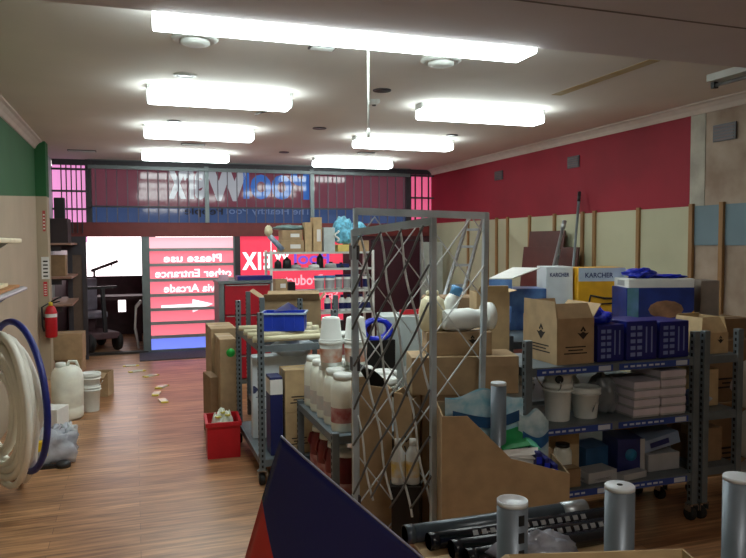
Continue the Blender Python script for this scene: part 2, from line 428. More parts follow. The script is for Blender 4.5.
# mobility scooter silhouette
p = atz(100, 346, 0)
g = thing('mobility_scooter', 'grey mobility scooter parked in the dark doorway at left', 'scooter', (p.x-.1, 11.55, 0), R(25))
GS = mat('grey_seat', (120,116,128), .6, var=.08)
MB().cbox((0,0,.52), (.36,.4,.1)).build('seat', GS, g, .03)
MB().cbox((0,.2,.82), (.34,.09,.5)).build('backrest', GS, g, .03)
MB().cbox((0,-.1,.24), (.4,.9,.1)).build('deck', DARK, g, .02)
MB().bar((0,.05,.28), (0,.05,.48), .1, .1).build('seat_post', DARK, g)
MB().bar((0,-.5,.26), (0,-.42,.95), .05, .05).bar((-.22,-.42,.95), (.22,-.42,.95), .04, .04).build('tiller', BLACK, g)
for x, y in ((-.24,.25), (.24,.25), (-.2,-.45), (.2,-.45)):
    MB().lathe([(.04,-.035),(.13,-.035),(.14,0),(.13,.035),(.04,.035)], n=18, M=Matrix.Translation((x,y,.14)) @ Matrix.Rotation(math.pi/2,4,'Y')).build('wheel', RUBBER, g)
# walking frame at right side of doorway
p = atz(139, 349, 0); 
g = thing('walking_frame', 'white tube walking frame beside slatted door jamb', 'walking frame', (p.x, 11.3, 0))
for y in (0, .35):
    MB().tube([(0,y,.0),(-.05,y,.3),(-.03,y,.62),(.04,y,.7)], .018).build('leg', WHITE, g)
MB().tube([(.04,0,.7),(.04,.35,.7)], .018).build('handle', WHITE, g)
# dark door leaf folded open at the left of the doorway
x0, x1 = X(67,10.4), X(86,10.4)
g = thing('door_leaf', 'dark door leaf with brown panel folded open left of doorway', 'door', ((x0+x1)/2, 10.4, 0))
hw = (x1-x0)/2
MB().box(-hw,-.02,.01,-hw+.06,.02,1.7).box(hw-.06,-.02,.01,hw,.02,1.7).box(-hw+.06,-.02,1.45,hw-.06,.02,1.7).box(-hw+.06,-.02,.01,hw-.06,.02,.4).build('frame', DFRAME, g)
MB().box(-hw+.06,-.008,.4,hw-.06,.008,1.45).build('panel', mat('brown_door_panel', (92,74,62), .6, var=.06), g)
struct('trim_doormat', MB().box(X(137,10.3), atz(150,361,0).y, 0, X(240,10.3), 10.75, .012), mat('grey_doormat', (66,66,78), .9, var=.1, scale=40))

# ------------------------------------------------------------------ ceiling things
DIFF = mat('lit_diffuser', (240,245,240), .4, var=0, emit=(236,248,246), es=LAMP)
LHOUS = mat('fitting_white', (200,204,200), .5, var=.02)
def fluoro(x0, x1, y, label, dy=.2):
    g = thing('ceiling_light', label, 'light', ((x0+x1)/2, y+.03, H), 0, 'fluorescent ceiling lights')
    L = (x1-x0)/2
    MB().box(-L+.01,-dy/2+.03,-.045,L-.01,dy/2-.03,0).build('housing', LHOUS, g)
    MB().box(-L,-dy/2,-.125,L,dy/2,-.045).build('diffuser', DIFF, g, .022)
    for s in (-1,1): MB().box(s*L-.006,-dy/2+.028,-.05,s*L+.006,dy/2-.028,0).build('end_cap', LHOUS, g)
fluoro(.12, 1.21, 5.62, 'lit fluorescent ceiling light, nearest of the three short ones at left')
fluoro(.12, 1.21, 7.48, 'lit fluorescent ceiling light, middle of the three short ones at left')
fluoro(.12, 1.21, 9.5, 'lit fluorescent ceiling light at left, nearest the shopfront')
fluoro(2.35, 3.54, 5.66, 'lit fluorescent ceiling light, nearest of the three at right')
fluoro(2.36, 3.54, 7.58, 'lit fluorescent ceiling light, middle of the three at right')
fluoro(2.4, 3.55, 9.64, 'lit fluorescent ceiling light at right, furthest, nearest the shopfront')
g = thing('ceiling_light', 'longest lit fluorescent light, against the soffit edge at top', 'light', (1.15, 3.66, H), 0, 'fluorescent ceiling lights')
MB().box(-1.03,-.1,-.03,1.03,.1,0).build('housing', LHOUS, g); MB().box(-1.04,-.115,-.125,1.04,.115,-.03).build('diffuser', DIFF, g, .01)
# unseen fitting like the others, added behind the camera to brighten the foreground
g = thing('ceiling_light', 'unseen fluorescent ceiling light added on the soffit behind the camera', 'light', (.9, -.5, HS), 0, 'fluorescent ceiling lights')
MB().box(-.6,-.1,-.03,.6,.1,0).build('housing', LHOUS, g); MB().box(-.6,-.115,-.115,.6,.115,-.03).build('diffuser', mat('added_lit_diffuser', (240,245,240), .4, var=0, emit=(255,250,240), es=16), g, .01)
# unlit batten at right
p = atz(713, 84, H-.06)
g = thing('ceiling_light', 'unlit bare batten light on ceiling near the vented plaster wall', 'light', (p.x, p.y, H))
MB().box(-.06,-1.25,-.05,.06,.0,0).build('housing', LHOUS, g)
MB().tube([(0,-1.22,-.075),(0,-.03,-.075)], .014, 10).build('tube', mat('dead_tube', (90,92,92), .3, var=0), g)
for yy in (-.03,-1.25): MB().box(-.02,yy,-.095,.02,yy+.03,-.05).build('lampholder', BLACK, g)
def round_vent(px, py, label):
    p = atz(px, py, H); g = thing('ceiling_diffuser', label, 'air diffuser', (p.x, p.y, H), 0, 'round ceiling air diffusers')
    MB().lathe([(.13,0),(.135,-.012),(.11,-.028),(.098,-.02)]).build('outer_ring', LHOUS, g)
    MB().lathe([(.085,-.02),(.085,-.038),(.05,-.05),(.0,-.05)], cap=False).build('centre_cone', LHOUS, g)
    for s in (-1,1): MB().box(s*.05-.005,-.08,-.022,s*.05+.005,.08,-.002).build('bracket', DFRAME, g)
round_vent(195, 37, 'round white air diffuser behind left end of the longest light')
round_vent(441, 59, 'round white air diffuser behind right half of the longest light')
def downlight(px, py, r, label, ring=False):
    p = atz(px, py, H); g = thing('downlight', label, 'downlight', (p.x, p.y, H), 0, 'dark recessed downlights')
    MB().lathe([(r,-.0005),(r,-.006),(r*.3,-.006)]).build('dark_opening', BLACK, g)
    MB().lathe([(r,0),(r*1.35 if ring else r*1.12,0),(r*1.3 if ring else r*1.1,-.008),(r,-.009)], cap=False).build('trim_ring', LHOUS if ring else DFRAME, g)
downlight(185, 75, .06, 'dark downlight with wide white ring, at left behind the diffuser', True)
downlight(382, 90, .065, 'dark downlight nearest the hanging conduit')
downlight(319.5, 128, .065, 'dark downlight left of the middle right-hand light')
downlight(284, 152, .06, 'dark downlight left of the furthest right-hand light')
downlight(174, 121, .06, 'dark downlight above the middle left-hand light')
downlight(452, 135, .06, 'dark downlight at right end of the middle right-hand light')
def sqvent(px, py, sx, sy, label):
    p = atz(px, py, H); g = thing('ceiling_vent', label, 'vent', (p.x, p.y, H), 0, 'small rectangular ceiling vents')
    MB().box(-sx/2,-sy/2,-.01,sx/2,sy/2,0).build('frame', DFRAME, g)
    for k in range(4): MB().box(-sx/2+.01,-sy/2+sy*(k+.3)/4.4,-.016,sx/2-.01,-sy/2+sy*(k+.7)/4.4,-.01).build('slat', LHOUS, g)
sqvent(193, 144, .28, .12, 'small dark vent between the two furthest left-hand lights')
sqvent(82, 150.5, .34, .14, 'small dark vent in front of the pink side window')
sqvent(366, 152.5, .22, .12, 'small dark vent in front of furthest right-hand light')
sqvent(322, 47, .16, .08, 'small faint vent near the middle of longest light')
p = atz(265, 113, H-.02); 
g = thing('cable_clip', 'short dark cable stub on ceiling between light columns', 'cable', (p.x, p.y, H)); MB().tube([(-.06,.15,-.01),(.02,-.1,-.012)], .008, 6).build('cable', BLACK, g)
p = atz(374, 100, H)
g = thing('smoke_detector', 'small white smoke detector beside the hanging conduit', 'smoke detector', (p.x, p.y, H))
MB().lathe([(.05,0),(.05,-.02),(.03,-.04),(.0,-.04)], cap=False).build('base', LHOUS, g); MB().lathe([(.02,-.04),(.015,-.05),(.0,-.05)], n=10, cap=False).build('sensor', DFRAME, g)
p = atY(368, 50, 3.84); q = atY(369.5, 132, 3.84)
g = thing('pull_cord', 'thin pale cord hanging below middle of the longest light', 'cord', (p.x, 3.84, H))
MB().tube([(0,0,0),(0,0,q.z-H)], .006, 8).build('cord', WHITE, g); MB().lathe([(.009,q.z-H-.03),(.011,q.z-H),(.006,q.z-H+.02)], n=10).build('toggle', WHITE, g)
p = atz(655, 60, H); q = atz(556, 95, H)
struct('trim_glue_strip', MB().bar((p.x,p.y,H-.001), (q.x,q.y,H-.001), .09, .003), mat('old_glue', (176,148,84), .8, rgb2=(178,166,140), scale=5))
def wallvent(px, py, w_, h_, label):
    p = atX(px, py, XR-.01); g = thing('wall_vent', label, 'vent', (XR-.008, p.y, p.z), 0, 'wall vents')
    MB().box(-.012,-w_/2,-h_/2,0,w_/2,h_/2).build('frame', DFRAME, g)
    for k in range(5): MB().box(-.018,-w_/2+.015,-h_/2+h_*(k+.35)/5.4,-.012,w_/2-.015,-h_/2+h_*(k+.75)/5.4).build('slat', DBROWN, g)
wallvent(725, 132, .24, .14, 'dark vent high on the bare plaster wall')
wallvent(573.7, 162, .22, .13, 'dark vent on red wall nearest the plaster')
wallvent(499, 175.5, .22, .12, 'dark vent on red wall furthest from the plaster')

# ------------------------------------------------------------------ generic builders
def carton(label, x, y, z, sx, sy, sz, rz=0, m_=CARD, group=None, open_=False, flaps=(), mark=None, tape=True, name='cardboard_box', marks=('-y','-x')):
    """box standing on z; x, y its centre"""
    g = thing(name, label, 'box', (x, y, z+.0012), rz, group)
    if not open_:
        MB().box(-sx/2,-sy/2,0,sx/2,sy/2,sz).build('body', m_, g, min(.004, sz*.05))
        if tape: MB().box(-sx/2-.0008,-.025,sz-.05,sx/2+.0008,.025,sz+.0008).build('tape', TAPE, g)
    else:
        t = .005; mb = MB().box(-sx/2,-sy/2,0,sx/2,sy/2,t)
        mb.box(-sx/2,-sy/2,t,-sx/2+t,sy/2,sz).box(sx/2-t,-sy/2,t,sx/2,sy/2,sz).box(-sx/2+t,-sy/2,t,sx/2-t,-sy/2+t,sz).box(-sx/2+t,sy/2-t,t,sx/2-t,sy/2,sz)
        mb.build('body', m_, g)
    for side, ang, L in flaps:
        a = R(ang); o_, u_ = math.sin(a)*L, math.cos(a)*L; e = .006
        if side in '-x+x':
            s = 1 if side[0] == '+' else -1; xx = s*sx/2
            P = [(xx,-sy/2+e,sz),(xx,sy/2-e,sz),(xx+s*o_,sy/2-e-.01,sz+u_),(xx+s*o_,-sy/2+e+.01,sz+u_)]; nrm = Vector((-s*math.cos(a),0,math.sin(a)))*.004
        else:
            s = 1 if side[0] == '+' else -1; yy = s*sy/2
            P = [(-sx/2+e,yy,sz),(sx/2-e,yy,sz),(sx/2-e-.01,yy+s*o_,sz+u_),(-sx/2+e+.01,yy+s*o_,sz+u_)]; nrm = Vector((0,-s*math.cos(a),math.sin(a)))*.004
        P = [Vector(p) for p in P]; P += [p+nrm for p in P]
        MB().add(P, [(0,1,2,3),(7,6,5,4),(0,4,5,1),(1,5,6,2),(2,6,7,3),(3,7,4,0)]).build('flap', m_, g)
    if mark:
        for mk in marks:
            W = sx if 'y' in mk else sy
            M = {'-y': face((0,-sy/2-.0012,0)), '-x': face((-sx/2-.0012,0,0), -math.pi/2), '+x': face((sx/2+.0012,0,0), math.pi/2)}[mk]
            if 'hazard' in mark:
                s = min(.045, W*.16, sz*.2); cx, cz = (W*.2 if mk == '-y' else W*.05), sz*.68
                mb = MB(); mb.add([(cx-s,cz,0),(cx,cz-s,0),(cx+s,cz,0),(cx+s*.45,cz-s*.1,0),(cx,cz+s*.15,0),(cx-s*.45,cz-s*.1,0)], [(0,1,2,3,4,5)], M)
                mb.add([(cx-s*.5,cz+s*.25,0),(cx-s*.2,cz+s*.15,0),(cx,cz+s*.5,0),(cx+s*.2,cz+s*.15,0),(cx+s*.5,cz+s*.25,0),(cx,cz+s*.95,0)], [(0,1,2,3,4,5)], M)
                mb.build('hazard_diamond', INK, g)
            if 'lines' in mark:
                mb = MB()
                for k, (l, zf) in enumerate(((.55,.36),(.4,.29),(.62,.22))):
                    mb.add([(-W*l/2,sz*zf,0),(W*l/2,sz*zf,0),(W*l/2,sz*zf+sz*.028,0),(-W*l/2,sz*zf+sz*.028,0)], [(0,1,2,3)], M)
                mb.build('printed_text', INK, g)
            if 'label' in mark:
                MB().add([(-W*.1,sz*.3,0),(W*.35,sz*.3,0),(W*.35,sz*.65,0),(-W*.1,sz*.65,0)], [(0,1,2,3)], M).build('paper_label', WPAPER, g)
            if 'columns' in mark:
                mb = MB()
                for c_ in (.12,.34): 
                    for k in range(5): mb.add([(-W/2+W*c_,sz*(.1+.17*k),0),(-W/2+W*(c_+.16),sz*(.1+.17*k),0),(-W/2+W*(c_+.16),sz*(.2+.17*k),0),(-W/2+W*c_,sz*(.2+.17*k),0)], [(0,1,2,3)], M)
                for c_ in (.62,.8): mb.add([(-W/2+W*c_,sz*.18,0),(-W/2+W*(c_+.05),sz*.18,0),(-W/2+W*(c_+.05),sz*.85,0),(-W/2+W*c_,sz*.85,0)], [(0,1,2,3)], M)
                mb.build('printed_panel', mat('pale_print', (120,135,190), .6, var=0), g)
            if 'band' in mark:
                MB().add([(-W/2,sz*.78,0),(W/2,sz*.78,0),(W/2,sz*.97,0),(-W/2,sz*.97,0)], [(0,1,2,3)], M).build('printed_band', WPAPER, g)
            if 'stripe' in mark:
                MB().add([(W*.15,0.002,0),(W/2,.002,0),(W/2,sz*.5,0)], [(0,1,2)], M).build('printed_corner', YEL, g)
            if 'blob' in mark:
                MB().add([(W*(.08+.26*math.cos(t*.524)), sz*(.52+.2*math.sin(t*.524)),0) for t in range(12)], [tuple(range(12))], M).build('printed_picture', mat('print_brown', (150,112,84), .6, var=.2), g)
    return g

def pail(label, x, y, z, r, h, group=None, lid=True, m_=WHITE, stack=1, mark=None, logo=False, handle=True):
    g = thing('bucket', label, 'bucket', (x, y, z+.0012), random.uniform(0,6), group)
    for k in range(stack):
        o = k*h*.42
        mb = MB().lathe([(r*.82,o),(r*.98,o+h*.86),(r*1.06,o+h*.87),(r*1.06,o+h*.9),(r,o+h*.91),(r*1.02,o+h)], cap=False)
        mb.lathe([(r*.82,o),(0,o)], cap=False); mb.build('shell', m_, g)
        MB().lathe([(r*1.09,o+h*.78),(r*1.09,o+h*.81),(r*.97,o+h*.82),(r*.96,o+h*.775)], cap=False).build('rim', m_, g)
    top = (stack-1)*h*.42+h
    if lid: MB().lathe([(r*1.08,top-.03),(r*1.09,top-.005),(r*.98,top),(r*.9,top-.008),(0,top-.008)], cap=False).build('lid', m_, g)
    if handle: MB().tube([(r*1.1*math.cos(t), r*1.12*math.sin(t)*.35-r*.95, top-.07-.07*math.sin(t)) for t in [math.pi*k/10 for k in range(11)]], .004, 6).build('handle', CHROME, g)
    if mark: MB().lathe([(r*.9,h*.25),(r*.975,h*.7)], cap=False, n=24).build('label_band', mark, g)
    return g
def jug(label, x, y, z, h, r, group, lab=PRINT_RED, body=MILK, cap=WHITE, rz=0):
    g = thing('plastic_jug', label, 'jug', (x, y, z+.0012), rz, group)
    MB().lathe([(r*.94,0),(r,h*.04),(r,h*.7),(r*.97,h*.78),(r*.82,h*.86),(r*.7,h*.9)], n=18).build('body', body, g)
    MB().lathe([(r*.76,h*.895),(r*.79,h*.9),(r*.77,h*.99),(r*.6,h)], n=18).build('cap', cap, g)
    MB().lathe([(r*1.01,h*.16),(r*1.01,h*.42)], n=18, cap=False).build('label_band', lab, g)
    MB().tube([(-r*.4,-r*.0,h*.87),(-r*.95,0,h*.86),(-r*1.1,0,h*.7),(-r*.9,0,h*.62)], r*.12, 6).build('handle', body, g)
    return g
def bottle(label, x, y, z, h, r, group, lab=NAVY, cap=NAVY, body=WHITE):
    g = thing('bottle', label, 'bottle', (x, y, z+.0012), 0, group)
    MB().lathe([(r*.95,0),(r,h*.03),(r,h*.68),(r*.5,h*.84),(r*.4,h*.86)], n=14).build('body', body, g)
    MB().lathe([(r*.5,h*.85),(r*.5,h),(r*.3,h)], n=12).build('cap', cap, g)
    MB().lathe([(r*1.015,h*.16),(r*1.015,h*.52)], n=14, cap=False).build('label_band', lab, g)
    return g
def tub(label, x, y, z, h, r, group, lab=None, lid=WHITE):
    g = thing('tub', label, 'tub', (x, y, z+.0012), 0, group)
    MB().lathe([(r*.88,0),(r,h*.9)], n=18).build('body', WHITE, g)
    MB().lathe([(r*1.06,h*.86),(r*1.06,h),(r*.9,h)], n=18).build('lid', lid, g)
    if lab: MB().lathe([(r*.92,h*.15),(r*.99,h*.7)], n=18, cap=False).build('label_band', lab, g)
    return g

def upturned(label, x, y, z, h, r, group):
    g = thing('tub', label, 'tub', (x, y, z+.0012), 0, group)
    MB().lathe([(r,0),(r,h*.06),(r*.97,h*.08),(r*.8,h*.94),(r*.74,h)], n=20).build('body', WHITE, g)
    MB().lathe([(r*1.05,0),(r*1.05,h*.05),(r*.98,h*.07)], n=20).build('rim', WHITE, g)
    MB().lathe([(r*.6,h),(r*.58,h+.004),(r*.5,h+.004)], n=16).build('base_ring', WHITE, g)
    return g
def rack(label, x0, y0, x1, y1, h, shelves, castors=True, strips=True, rz=0, group='grey slotted steel racks', open_top=False, front=False):
    cx, cy = (x0+x1)/2, (y0+y1)/2; sx, sy = (x1-x0)/2, (y1-y0)/2
    g = thing('storage_rack', label, 'rack', (cx, cy, 0), rz, group)
    zf = .1 if castors else 0
    for a in (-1,1):
        for b_ in (-1,1):
            u = MB().box(a*sx-.02, b_*sy-.02, zf, a*sx+.02, b_*sy+.02, h).build('upright', RACK, g, .003)
            mb = MB(); n = int((h-zf)/.036)
            for k in range(n):
                z = zf+.02+k*.036
                if front: mb.box(a*sx-.006, b_*sy-.0215, z, a*sx+.006, b_*sy-.019, z+.018)
                mb.box(a*sx-.0215, b_*sy-.006, z, a*sx-.019, b_*sy+.006, z+.018)
            mb.build('slots', SLOT, u)
            if castors:
                c = MB().lathe([(.012,-.018),(.034,-.018),(.038,-.01),(.038,.01),(.034,.018),(.012,.018)], n=16, M=Matrix.Translation((a*sx, b_*sy+.012, .038)) @ Matrix.Rotation(math.pi/2,4,'Y')).build('castor_wheel', RUBBER, g)
                MB().box(a*sx-.032, b_*sy-.02, .06, a*sx-.026, b_*sy+.02, .1).box(a*sx+.026, b_*sy-.02, .06, a*sx+.032, b_*sy+.02, .1).box(a*sx-.032, b_*sy-.02, .096, a*sx+.032, b_*sy+.02, .102).build('fork', CHROME, c)
    for z in shelves:
        s = MB().box(*((-sx,-sy-.01,z-.03,sx,-sy+.004,z-.001) if open_top and z > .5 else (-sx+.005,-sy+.005,z-.006,sx-.005,sy-.005,z))).box(-sx,-sy-.012,z-.045,sx,-sy+.006,z-.0005).box(-sx,sy-.006,z-.045,sx,sy+.012,z-.0005).box(-sx-.012,-sy,z-.045,-sx+.006,sy,z-.0005).box(sx-.006,-sy,z-.045,sx+.012,sy,z-.0005).build('shelf', RACK, g)
        if strips:
            w_ = 2*sx-.06
            for a, b_ in ((-.48,-.02),(.02,.48)):
                MB().box(w_*a,-sy-.0145,z-.042,w_*b_,-sy-.0125,z-.008).build('label_strip', LABBLUE, s)
                MB().box(w_*(b_-.09),-sy-.016,z-.038,w_*(b_-.015),-sy-.0146,z-.012).build('price_tag', LABWHITE, s)
                mb = MB()
                for k in range(7): mb.box(w_*(a+.03+.04*k),-sy-.016,z-.03,w_*(a+.03+.04*k+(.028 if k % 3 else .022)),-sy-.0146,z-.02)
                mb.build('printed_words', LABWHITE, s)
    return g

# ------------------------------------------------------------------ left side of the room
# wall shelves near the camera
p1 = atX(22, 240.5, XL+.27)
g = thing('wall_shelf', 'upper cream wall shelf at eye height on left wall', 'shelf', (XL, p1.y, p1.z), 0, 'cream wall shelves')
MB().box(0,-2.2,-.02,.27,0,.015).build('board', CREAM, g, .01)
for y in (-.15,-1.2): MB().add([(0,y-.008,-.02),(.2,y-.008,-.02),(0,y-.008,-.16),(0,y+.008,-.02),(.2,y+.008,-.02),(0,y+.008,-.16)], [(0,1,2),(3,5,4),(0,3,4,1),(1,4,5,2),(0,2,5,3)]).build('bracket', ALU, g)
p2 = atX(25, 286, XL+.27)
g = thing('wall_shelf', 'lower wall shelf on left wall holding flat boards', 'shelf', (XL, p2.y, p2.z), 0, 'cream wall shelves')
MB().box(0,-2.2,-.025,.27,0,.0).build('board', ALU, g, .008)
MB().tube([(.27,-2.2,-.02),(.27,.03,-.02)], .014, 8).build('front_rod', ALU, g)
for y in (-.15,-1.2): MB().add([(0,y-.008,-.025),(.24,y-.008,-.025),(0,y-.008,-.2),(0,y+.008,-.025),(.24,y+.008,-.025),(0,y+.008,-.2)], [(0,1,2),(3,5,4),(0,3,4,1),(1,4,5,2),(0,2,5,3)]).build('bracket', ALU, g)
z = p2.z
tag(MB().box(XL+.02, p2.y-1.2, z, XL+.25, p2.y-.12, z+.018).build('timber_board', mat('orange_timber', (176,122,70), .6, var=.08), None), 'orange-brown flat board lying lowest on the lower wall shelf', 'board')
tag(MB().box(XL+.03, p2.y-1.2, z+.018, XL+.2, p2.y-.3, z+.04).build('foam_sheet', CREAM, None), 'cream foam sheet lying on the orange-brown board', 'sheet')
tag(MB().box(XL+.05, p2.y-1.2, z+.04, XL+.17, p2.y-.45, z+.06).build('foam_sheet', WPAPER, None), 'white sheet topmost on the lower wall shelf stack', 'sheet')

# coil of white pool hose
cc = at(0, 397, 4.47); h_ = Vector((.5,-.866,0)).normalized(); nrm = Vector((h_.y*-1, h_.x, 0)); nrm = Vector((.866,.5,0))
def ringpt(t, r, off, cz=0): return Vector((cc.x, cc.y, .565+cz)) + h_*(.85*r*math.cos(t)) + Vector((0,0,1))*(1.0*r*math.sin(t)) + nrm*(off*.6)
path = []
rnd = random.Random(3)
turns = [(.22,0),(.275,0),(.33,.01),(.385,.0),(.44,.0),(.49,.0),(.46,.06),(.39,.06),(.32,.06),(.43,.1)]
for i_, (rr_, of_) in enumerate(turns):
    nx = turns[(i_+1) % len(turns)] if i_ < len(turns)-1 else turns[i_]
    for k in range(30):
        f_ = k/30; e = f_*f_*(3-2*f_)
        t = math.pi/2 - 2*math.pi*f_
        path.append(ringpt(t, rr_+(nx[0]-rr_)*e + .012*math.sin(3*t+i_), of_+(nx[1]-of_)*e, .018*math.sin(i_*2.1)))
# tail of the hose dropping to the floor
for k in range(11):
    t = math.pi/2 - math.pi*.5*k/10; path.append(ringpt(t, .41+.05*k/10, .1+.05*k/10))
e0 = path[-1]
tail = [e0, e0+Vector((-.02,.03,-.16))-h_*.06, e0+Vector((0,0,-.36))-h_*.2+nrm*.02, Vector((e0.x,e0.y,.05))-h_*.42+nrm*.06, Vector((e0.x,e0.y,.032))-h_*.62+nrm*.1]
for k in range(1, 13):
    s = k/12*4; j = min(int(s), 3); f_ = s-j
    P = [tail[max(0,min(4,q))] for q in (j-1,j,j+1,j+2)]
    path.append(.5*((2*P[1])+(-P[0]+P[2])*f_+(2*P[0]-5*P[1]+4*P[2]-P[3])*f_**2+(-P[0]+3*P[1]-3*P[2]+P[3])*f_**3))
g = thing('hose_coil', 'big coil of cream white pool hose leaning on the left wall', 'hose', (cc.x, cc.y, 0))
MB().tube([q-Vector((cc.x,cc.y,0)) for q in path], .0215, 10).build('hose', mat('cream_hose', (248,245,232), .45, var=.02, scale=5), g)
MB().tube([Vector(path[-1])-Vector((cc.x,cc.y,0)), Vector(path[-1])-Vector((cc.x+.1,cc.y-.02,0))], .031, 12).build('cuff', WHITE, g)
# blue hose around it
path = [ringpt(math.pi*.7 - math.pi*1.1*k/44, .535-.11*max(0,(k-28)/16)**2, .145+.02*k/44, .004) for k in range(45)]
g = thing('hose_coil', 'dark blue hose looped around the front of the white coil', 'hose', (cc.x, cc.y, 0))
MB().tube([q-Vector((cc.x,cc.y,0)) for q in path], .021, 10).build('hose', mat('blue_hose', (28,38,120), .4, var=.06), g)

# white drum, pails, small carton
p = atz(67, 421, 0)
g = thing('plastic_drum', 'large milky plastic drum with screw cap on floor by left wall', 'drum', (p.x, p.y+.12, 0))
MB().lathe([(.12,0),(.135,.02),(.138,.1),(.132,.11),(.138,.12),(.14,.38),(.13,.43),(.1,.475),(.06,.485)], n=24).build('body', MILK, g)
MB().lathe([(.045,.48),(.045,.515),(.035,.52)], c=(-.05,-.02,0), n=14).build('cap', WHITE, g)
MB().tube([(.0,0,.47),(.02,0,.525),(.08,0,.52),(.1,0,.46)], .014, 8).build('handle', MILK, g)
p = atz(91, 413, 0)
pail('stack of nested white pails on floor beside milky drum', p.x, p.y+.1, 0, .086, .26, None, stack=2, lid=True, handle=True)
p = atz(103, 397, 0)
carton('small open brown carton on floor behind the nested pails', p.x-.02, p.y+.12, 0, .2, .2, .25, R(-15), CARD, open_=True, flaps=(('-y',115,.1),))
p = atz(47, 434, 0)
carton('white foam carton on floor behind the plastic bag', p.x-.02, p.y+.14, 0, .3, .22, .2, R(-20), WPAPER, tape=False)
# boxes stacked by pier
p = atz(70, 373, 0)
carton('lower brown carton of pair below fire extinguisher', p.x, p.y+.14, 0, .31, .3, .17, R(-5), CARD, 'cartons by the left pier')
carton('upper brown carton of pair below fire extinguisher', p.x-.01, p.y+.13, .17, .35, .34, .32, R(-3), CARD, 'cartons by the left pier')
# plastic bag with parts
p = atz(52, 466, 0)
g = thing('plastic_bag', 'crumpled clear plastic bag of parts on floor beside hose coil', 'bag', (p.x, p.y+.1, 0))
MB().blob((0,0,.115), (.16,.13,.14), 5, .3).build('film', mat('grey_film', (196,200,212), .2, var=.12, scale=9, alpha=.72), g)
MB().blob((.1,.02,.2), (.06,.05,.07), 8, .35, flat=False).build('twisted_neck', CLEAR, g)
MB().cbox((-.06,-.115,.14), (.08,.06,.1)).build('yellow_contents', mat('yellow_card', (230,190,20), .5, var=.05), g)
g = thing('pump_part', 'black plastic fitting lying under the plastic bag on floor', 'fitting', (p.x+.08, p.y-.05, 0))
MB().lathe([(.05,0),(.052,.03),(.03,.045)], n=14).build('body', BLACK, g); MB().box(-.16,-.02,0,-.03,.02,.025).build('arm', BLACK, g)
# fire extinguisher on the pier
p = atY(52.5, 320, 9.0)
g = thing('fire_extinguisher', 'red fire extinguisher hung on cream pier', 'fire extinguisher', (pw+.02, 8.955, p.z-.2))
MB().lathe([(.05,0),(.066,.015),(.066,.3),(.05,.35),(.022,.375)], n=20).build('cylinder', RED, g)
MB().lathe([(.067,.24),(.067,.28)], n=20, cap=False).build('white_band', WPAPER, g)
MB().lathe([(.025,.37),(.025,.41),(.01,.42)], n=10).build('valve', mat('yellow_band', (220,200,60), .5, var=0), g)
MB().tube([(0,0,.41),(.06,-.02,.45),(.12,-.02,.47)], .01, 6).tube([(0,0,.4),(.1,-.02,.42)], .008, 6).build('lever', BLACK, g)
MB().tube([(-.02,-.02,.4),(-.09,-.04,.36),(-.085,-.05,.15),(-.07,-.05,.08)], .011, 8).build('hose', BLACK, g)
MB().box(-.1,.06,.2,.04,.085,.24).build('wall_bracket', DFRAME, g)
# pier signs
def sticker(px, py, w_, h_, m_, label, name='wall_sign', lines=True):
    p = atY(px, py, 9.04); g = thing(name, label, 'sign', (p.x, 9.039, p.z), 0)
    MB().box(-w_/2,-.003,-h_/2,w_/2,0,h_/2).build('plate', m_, g)
    if lines:
        mb = MB()
        for k in range(5): mb.box(-w_*.3,-.0042,-h_/2+h_*(k+.6)/6,w_*.3,-.0032,-h_/2+h_*(k+1.0)/6)
        mb.build('printed_text', WPAPER if m_ is not WPAPER else INK, g)
sticker(44, 221, .03, .24, mat('faded_red', (176,70,66), .6, var=.05), 'narrow faded red sign highest on cream pier')
sticker(45.5, 268, .085, .26, WPAPER, 'white paper notice in middle of cream pier')
sticker(45.5, 289, .04, .17, mat('sign_red', (200,40,50), .6, var=.0), 'small red sign just above the fire extinguisher')
# recess shelves
k = 0
for py, lb in ((243,'top'), (275,'middle'), (301,'lowest')):
    p = atY(57, py, 9.9)
    g = thing('recess_shelf', 'timber shelf in dark recess behind cream pier, %s of three' % lb, 'shelf', (XL, 9.32, p.z), 0, 'recess shelves')
    MB().box(.0,0,-.025,.34,1.35,0).build('board', mat('recess_timber', (150,116,100), .6, var=.05), g)
    for yy in (.1,1.2): MB().box(.0,yy,-.1,.22,yy+.015,-.025).build('bracket', DFRAME, g)
    if k == 1:
        carton('brown folder box standing on middle recess shelf', XL+.16, 9.62, p.z, .2, .3, .26, 0, CARD3)
    if k == 0:
        carton('dark box standing on top recess shelf', XL+.17, 9.7, p.z, .26, .5, .3, 0, mat('dark_carton', (50,38,40), .7, var=.06), tape=False)
    k += 1
carton('small black box perched on the dark box in recess', XL+.2, 9.62, atY(57,243,9.9).z+.3, .12, .14, .26, 0, BLACK, tape=False)
# little packets on the floor
for k, (px, py) in enumerate(((131,366),(137,371.5),(151,376),(162,387),(156.5,394),(163,401))):
    p = atz(px, py, 0); lb = ['furthest from the camera', 'second furthest from the camera', 'third furthest from the camera', 'third nearest to the camera', 'second nearest to camera', 'nearest to camera'][k]
    g = thing('foil_packet', 'small white and yellow packet on floor boards, %s of six' % lb, 'packet', (p.x, p.y, 0), R(20*k), 'small packets on the floor')
    MB().cbox((0,0,.008), (.13,.075,.016)).build('pouch', mat('packet_white', (240,240,225), .15, var=.05), g, .004)
    MB().cbox((.078,0,.005), (.045,.07,.01)).cbox((-.08,0,.005), (.04,.07,.01)).build('yellow_end', mat('packet_yellow', (214,196,60), .3, var=.05), g)

